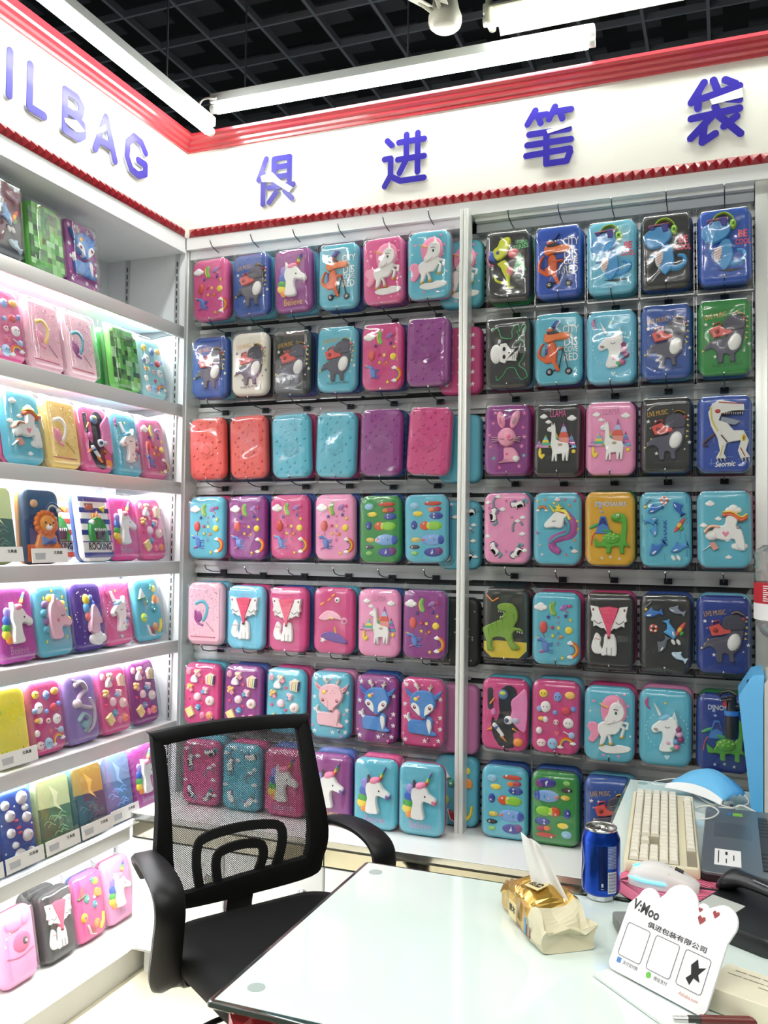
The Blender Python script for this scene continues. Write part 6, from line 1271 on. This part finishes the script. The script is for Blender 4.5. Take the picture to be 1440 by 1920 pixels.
tp = MB().mt(mat('121214', .35)); T0 = (-.072, -.005); tp.lathe([(0, .150), (.014, .150), (.016, .165), (.016, .205), (.013, .21), (.011, .235), (.010, .250), (0, .250)], 16, *T0, cap=False); tp.tube([(-.04, -.005, .225), (-.072, -.005, .225)], .009, 10); tp.tube([(-.060, -.005, .252), (-.078, -.005, .262), (-.094, -.008, .258), (-.100, -.008, .248)], .0045, 8); tp.tube([(-.072, -.022, .245), (-.094, -.022, .240), (-.094, .010, .240), (-.072, .010, .245)], .003, 6); tpo = tp.build('tap', t)
b = MB().mt(mat('2F6FB4', .35)); b.lathe([(0, .205), (.0172, .205), (.0172, .216), (0, .216)], 18, *T0, cap=False); b.build('blue_ring', tpo)
b = MB().mt(mat('D83A34', .35)); b.box(-.092, -.084, -.012, .002, .226, .236); b.build('red_button', tpo)
t = thing('water_bottle', 'clear ribbed water bottle with red and white label, standing on the dispenser', 'bottle', (1.885, -.26, ZD + .001 + HD + .0085))
R_ = .108
b = MB().mt(film((.93, .94, .93), .16, .5, .12, 'bottle_plastic')); pr = [(.020, .0), (.024, .02), (.05, .045), (.09, .075), (R_, .10)] + [(R_ - .004 * (k % 2), .10 + .012 * k) for k in range(1, 3)] + [(R_, .13), (R_, .215), (R_ - .003, .22), (R_, .232), (R_ - .004, .245), (R_, .258), (R_ - .002, .27), (R_ - .02, .285), (0, .286)]
b.lathe(pr, 48, cap=False); b.build('bottle_shell', t)
b = MB().mt(mat('F0F0EE', .4)); b.lathe([(R_ + .0012, .112), (R_ + .0012, .150)], 48, cap=False); b.build('white_label', t)
b = MB().mt(mat('B8222C', .4)); b.lathe([(R_ + .0012, .150), (R_ + .0012, .198)], 48, cap=False); lb2 = b.build('red_label', t)
b = MB().mt(mat('F0F0EE', .4))
for j in range(8):
    v = []; rr_ = R_ + .0016; z = .156 + j * .0048
    for k in range(7): a_ = math.radians(214 + (6 if j % 3 == 2 else 12) * k / 6); v += [(rr_ * math.cos(a_), rr_ * math.sin(a_), z), (rr_ * math.cos(a_), rr_ * math.sin(a_), z + .002)]
    b.add(v, [(2 * k, 2 * k + 2, 2 * k + 3, 2 * k + 1) for k in range(6)])
b.build('label_text', lb2, auto=False)

# face mask and cables at the far end of the keyboard
t = thing('face_mask', 'blue pleated face mask lying over cables behind the keyboard', 'face mask', (1.672, -.255, ZD + .018), math.radians(-38))
def mk(u, v_): # u along length -1..1, v across -1..1
    return (u * .082, v_ * .045 - .01 * u * u, .050 * (1 - .75 * u * u) * (1 - .55 * (v_ - .3) ** 2) + .003 * math.sin(v_ * 14))
def msheet(v0, v1, m, nm, d=0.0):
    b = MB().mt(m); b.loft([[tuple(Vector(mk(-1 + 2 * i / 16, v0 + (v1 - v0) * j / 8)) + Vector((0, 0, d))) for i in range(17)] for j in range(9)], False, False, False); o = b.build(nm, t, auto=False); md = o.modifiers.new('thickness', 'SOLIDIFY'); md.thickness = .001
msheet(-.78, 1, mat('6DBDEB', .7), 'blue_fabric'); msheet(-1, -.78, mat('F2F4F4', .7), 'white_edge', .0005)
for sx in (-1, 1):
    x = sx * .080; b = MB().mt(mat('EDEDE8', .6)); b.tube(spline([mk(sx, -.9), (x * 1.25, -.07, .004), (x * 1.5, -.05, .002), (x * 1.45, .0, .004), mk(sx, .9)], 5, False), .0012, 6); b.build('ear_loop', t)
wc = mat('E8E6DC', .4)
def cable(lab, pts, r, m): b = MB().mt(m); b.tube(spline(pts, 7, False), r, 8); tag(b.build('cable'), lab, 'cable')
z0 = ZD + .003
cable('thin white cable looping beside the keyboard in front of the laptop', [(1.652, -.42, z0 + .02), (1.68, -.405, z0 + .024), (1.70, -.44, z0 + .024), (1.69, -.49, z0 + .024), (1.665, -.505, z0 + .02)], .0018, wc)
cable('thick white cable running under the blue mask towards the dispenser', [(1.63, -.20, z0), (1.68, -.30, z0 + .001), (1.72, -.33, z0 + .004), (1.775, -.370, z0 + .006), (1.84, -.372, z0 + .003)], .0028, wc)
cable('white cable curving from the mask to the dispenser foot', [(1.70, -.345, z0 + .006), (1.73, -.365, z0 + .013), (1.75, -.36, z0 + .02), (1.80, -.372, z0 + .004), (1.86, -.374, z0 + .002)], .0022, wc)
t = thing('cable_plug', 'white plug at the end of the cable beside the laptop keys', 'plug', (1.79, -.385, z0 + .006), math.radians(-15)); b = MB().mt(wc); b.rbox(-.012, .012, -.006, .006, -.005, .005, .0015); b.build('body', t)
cable('black coiled cord at the right edge beside the dispenser foot', [(1.86, -.395, z0 + .03), (1.825, -.395, z0 + .035), (1.815, -.40, z0 + .02), (1.835, -.405, z0 + .008), (1.87, -.405, z0 + .012)], .004, mat('1A1A1C', .4))
t = thing('adapter', 'grey translucent plug adapter under the blue mask', 'adapter', (1.712, -.325, ZD + .0005), math.radians(-50)); b = MB().mt(mat('8E9694', .3, spec=.7)); b.rbox(-.022, .022, -.014, .014, 0, .022, .004); b.build('housing', t); b = MB().mt(mat('2E3032', .4)); b.rbox(.022, .026, -.004, .004, .006, .018, .0008); b.build('socket', t)
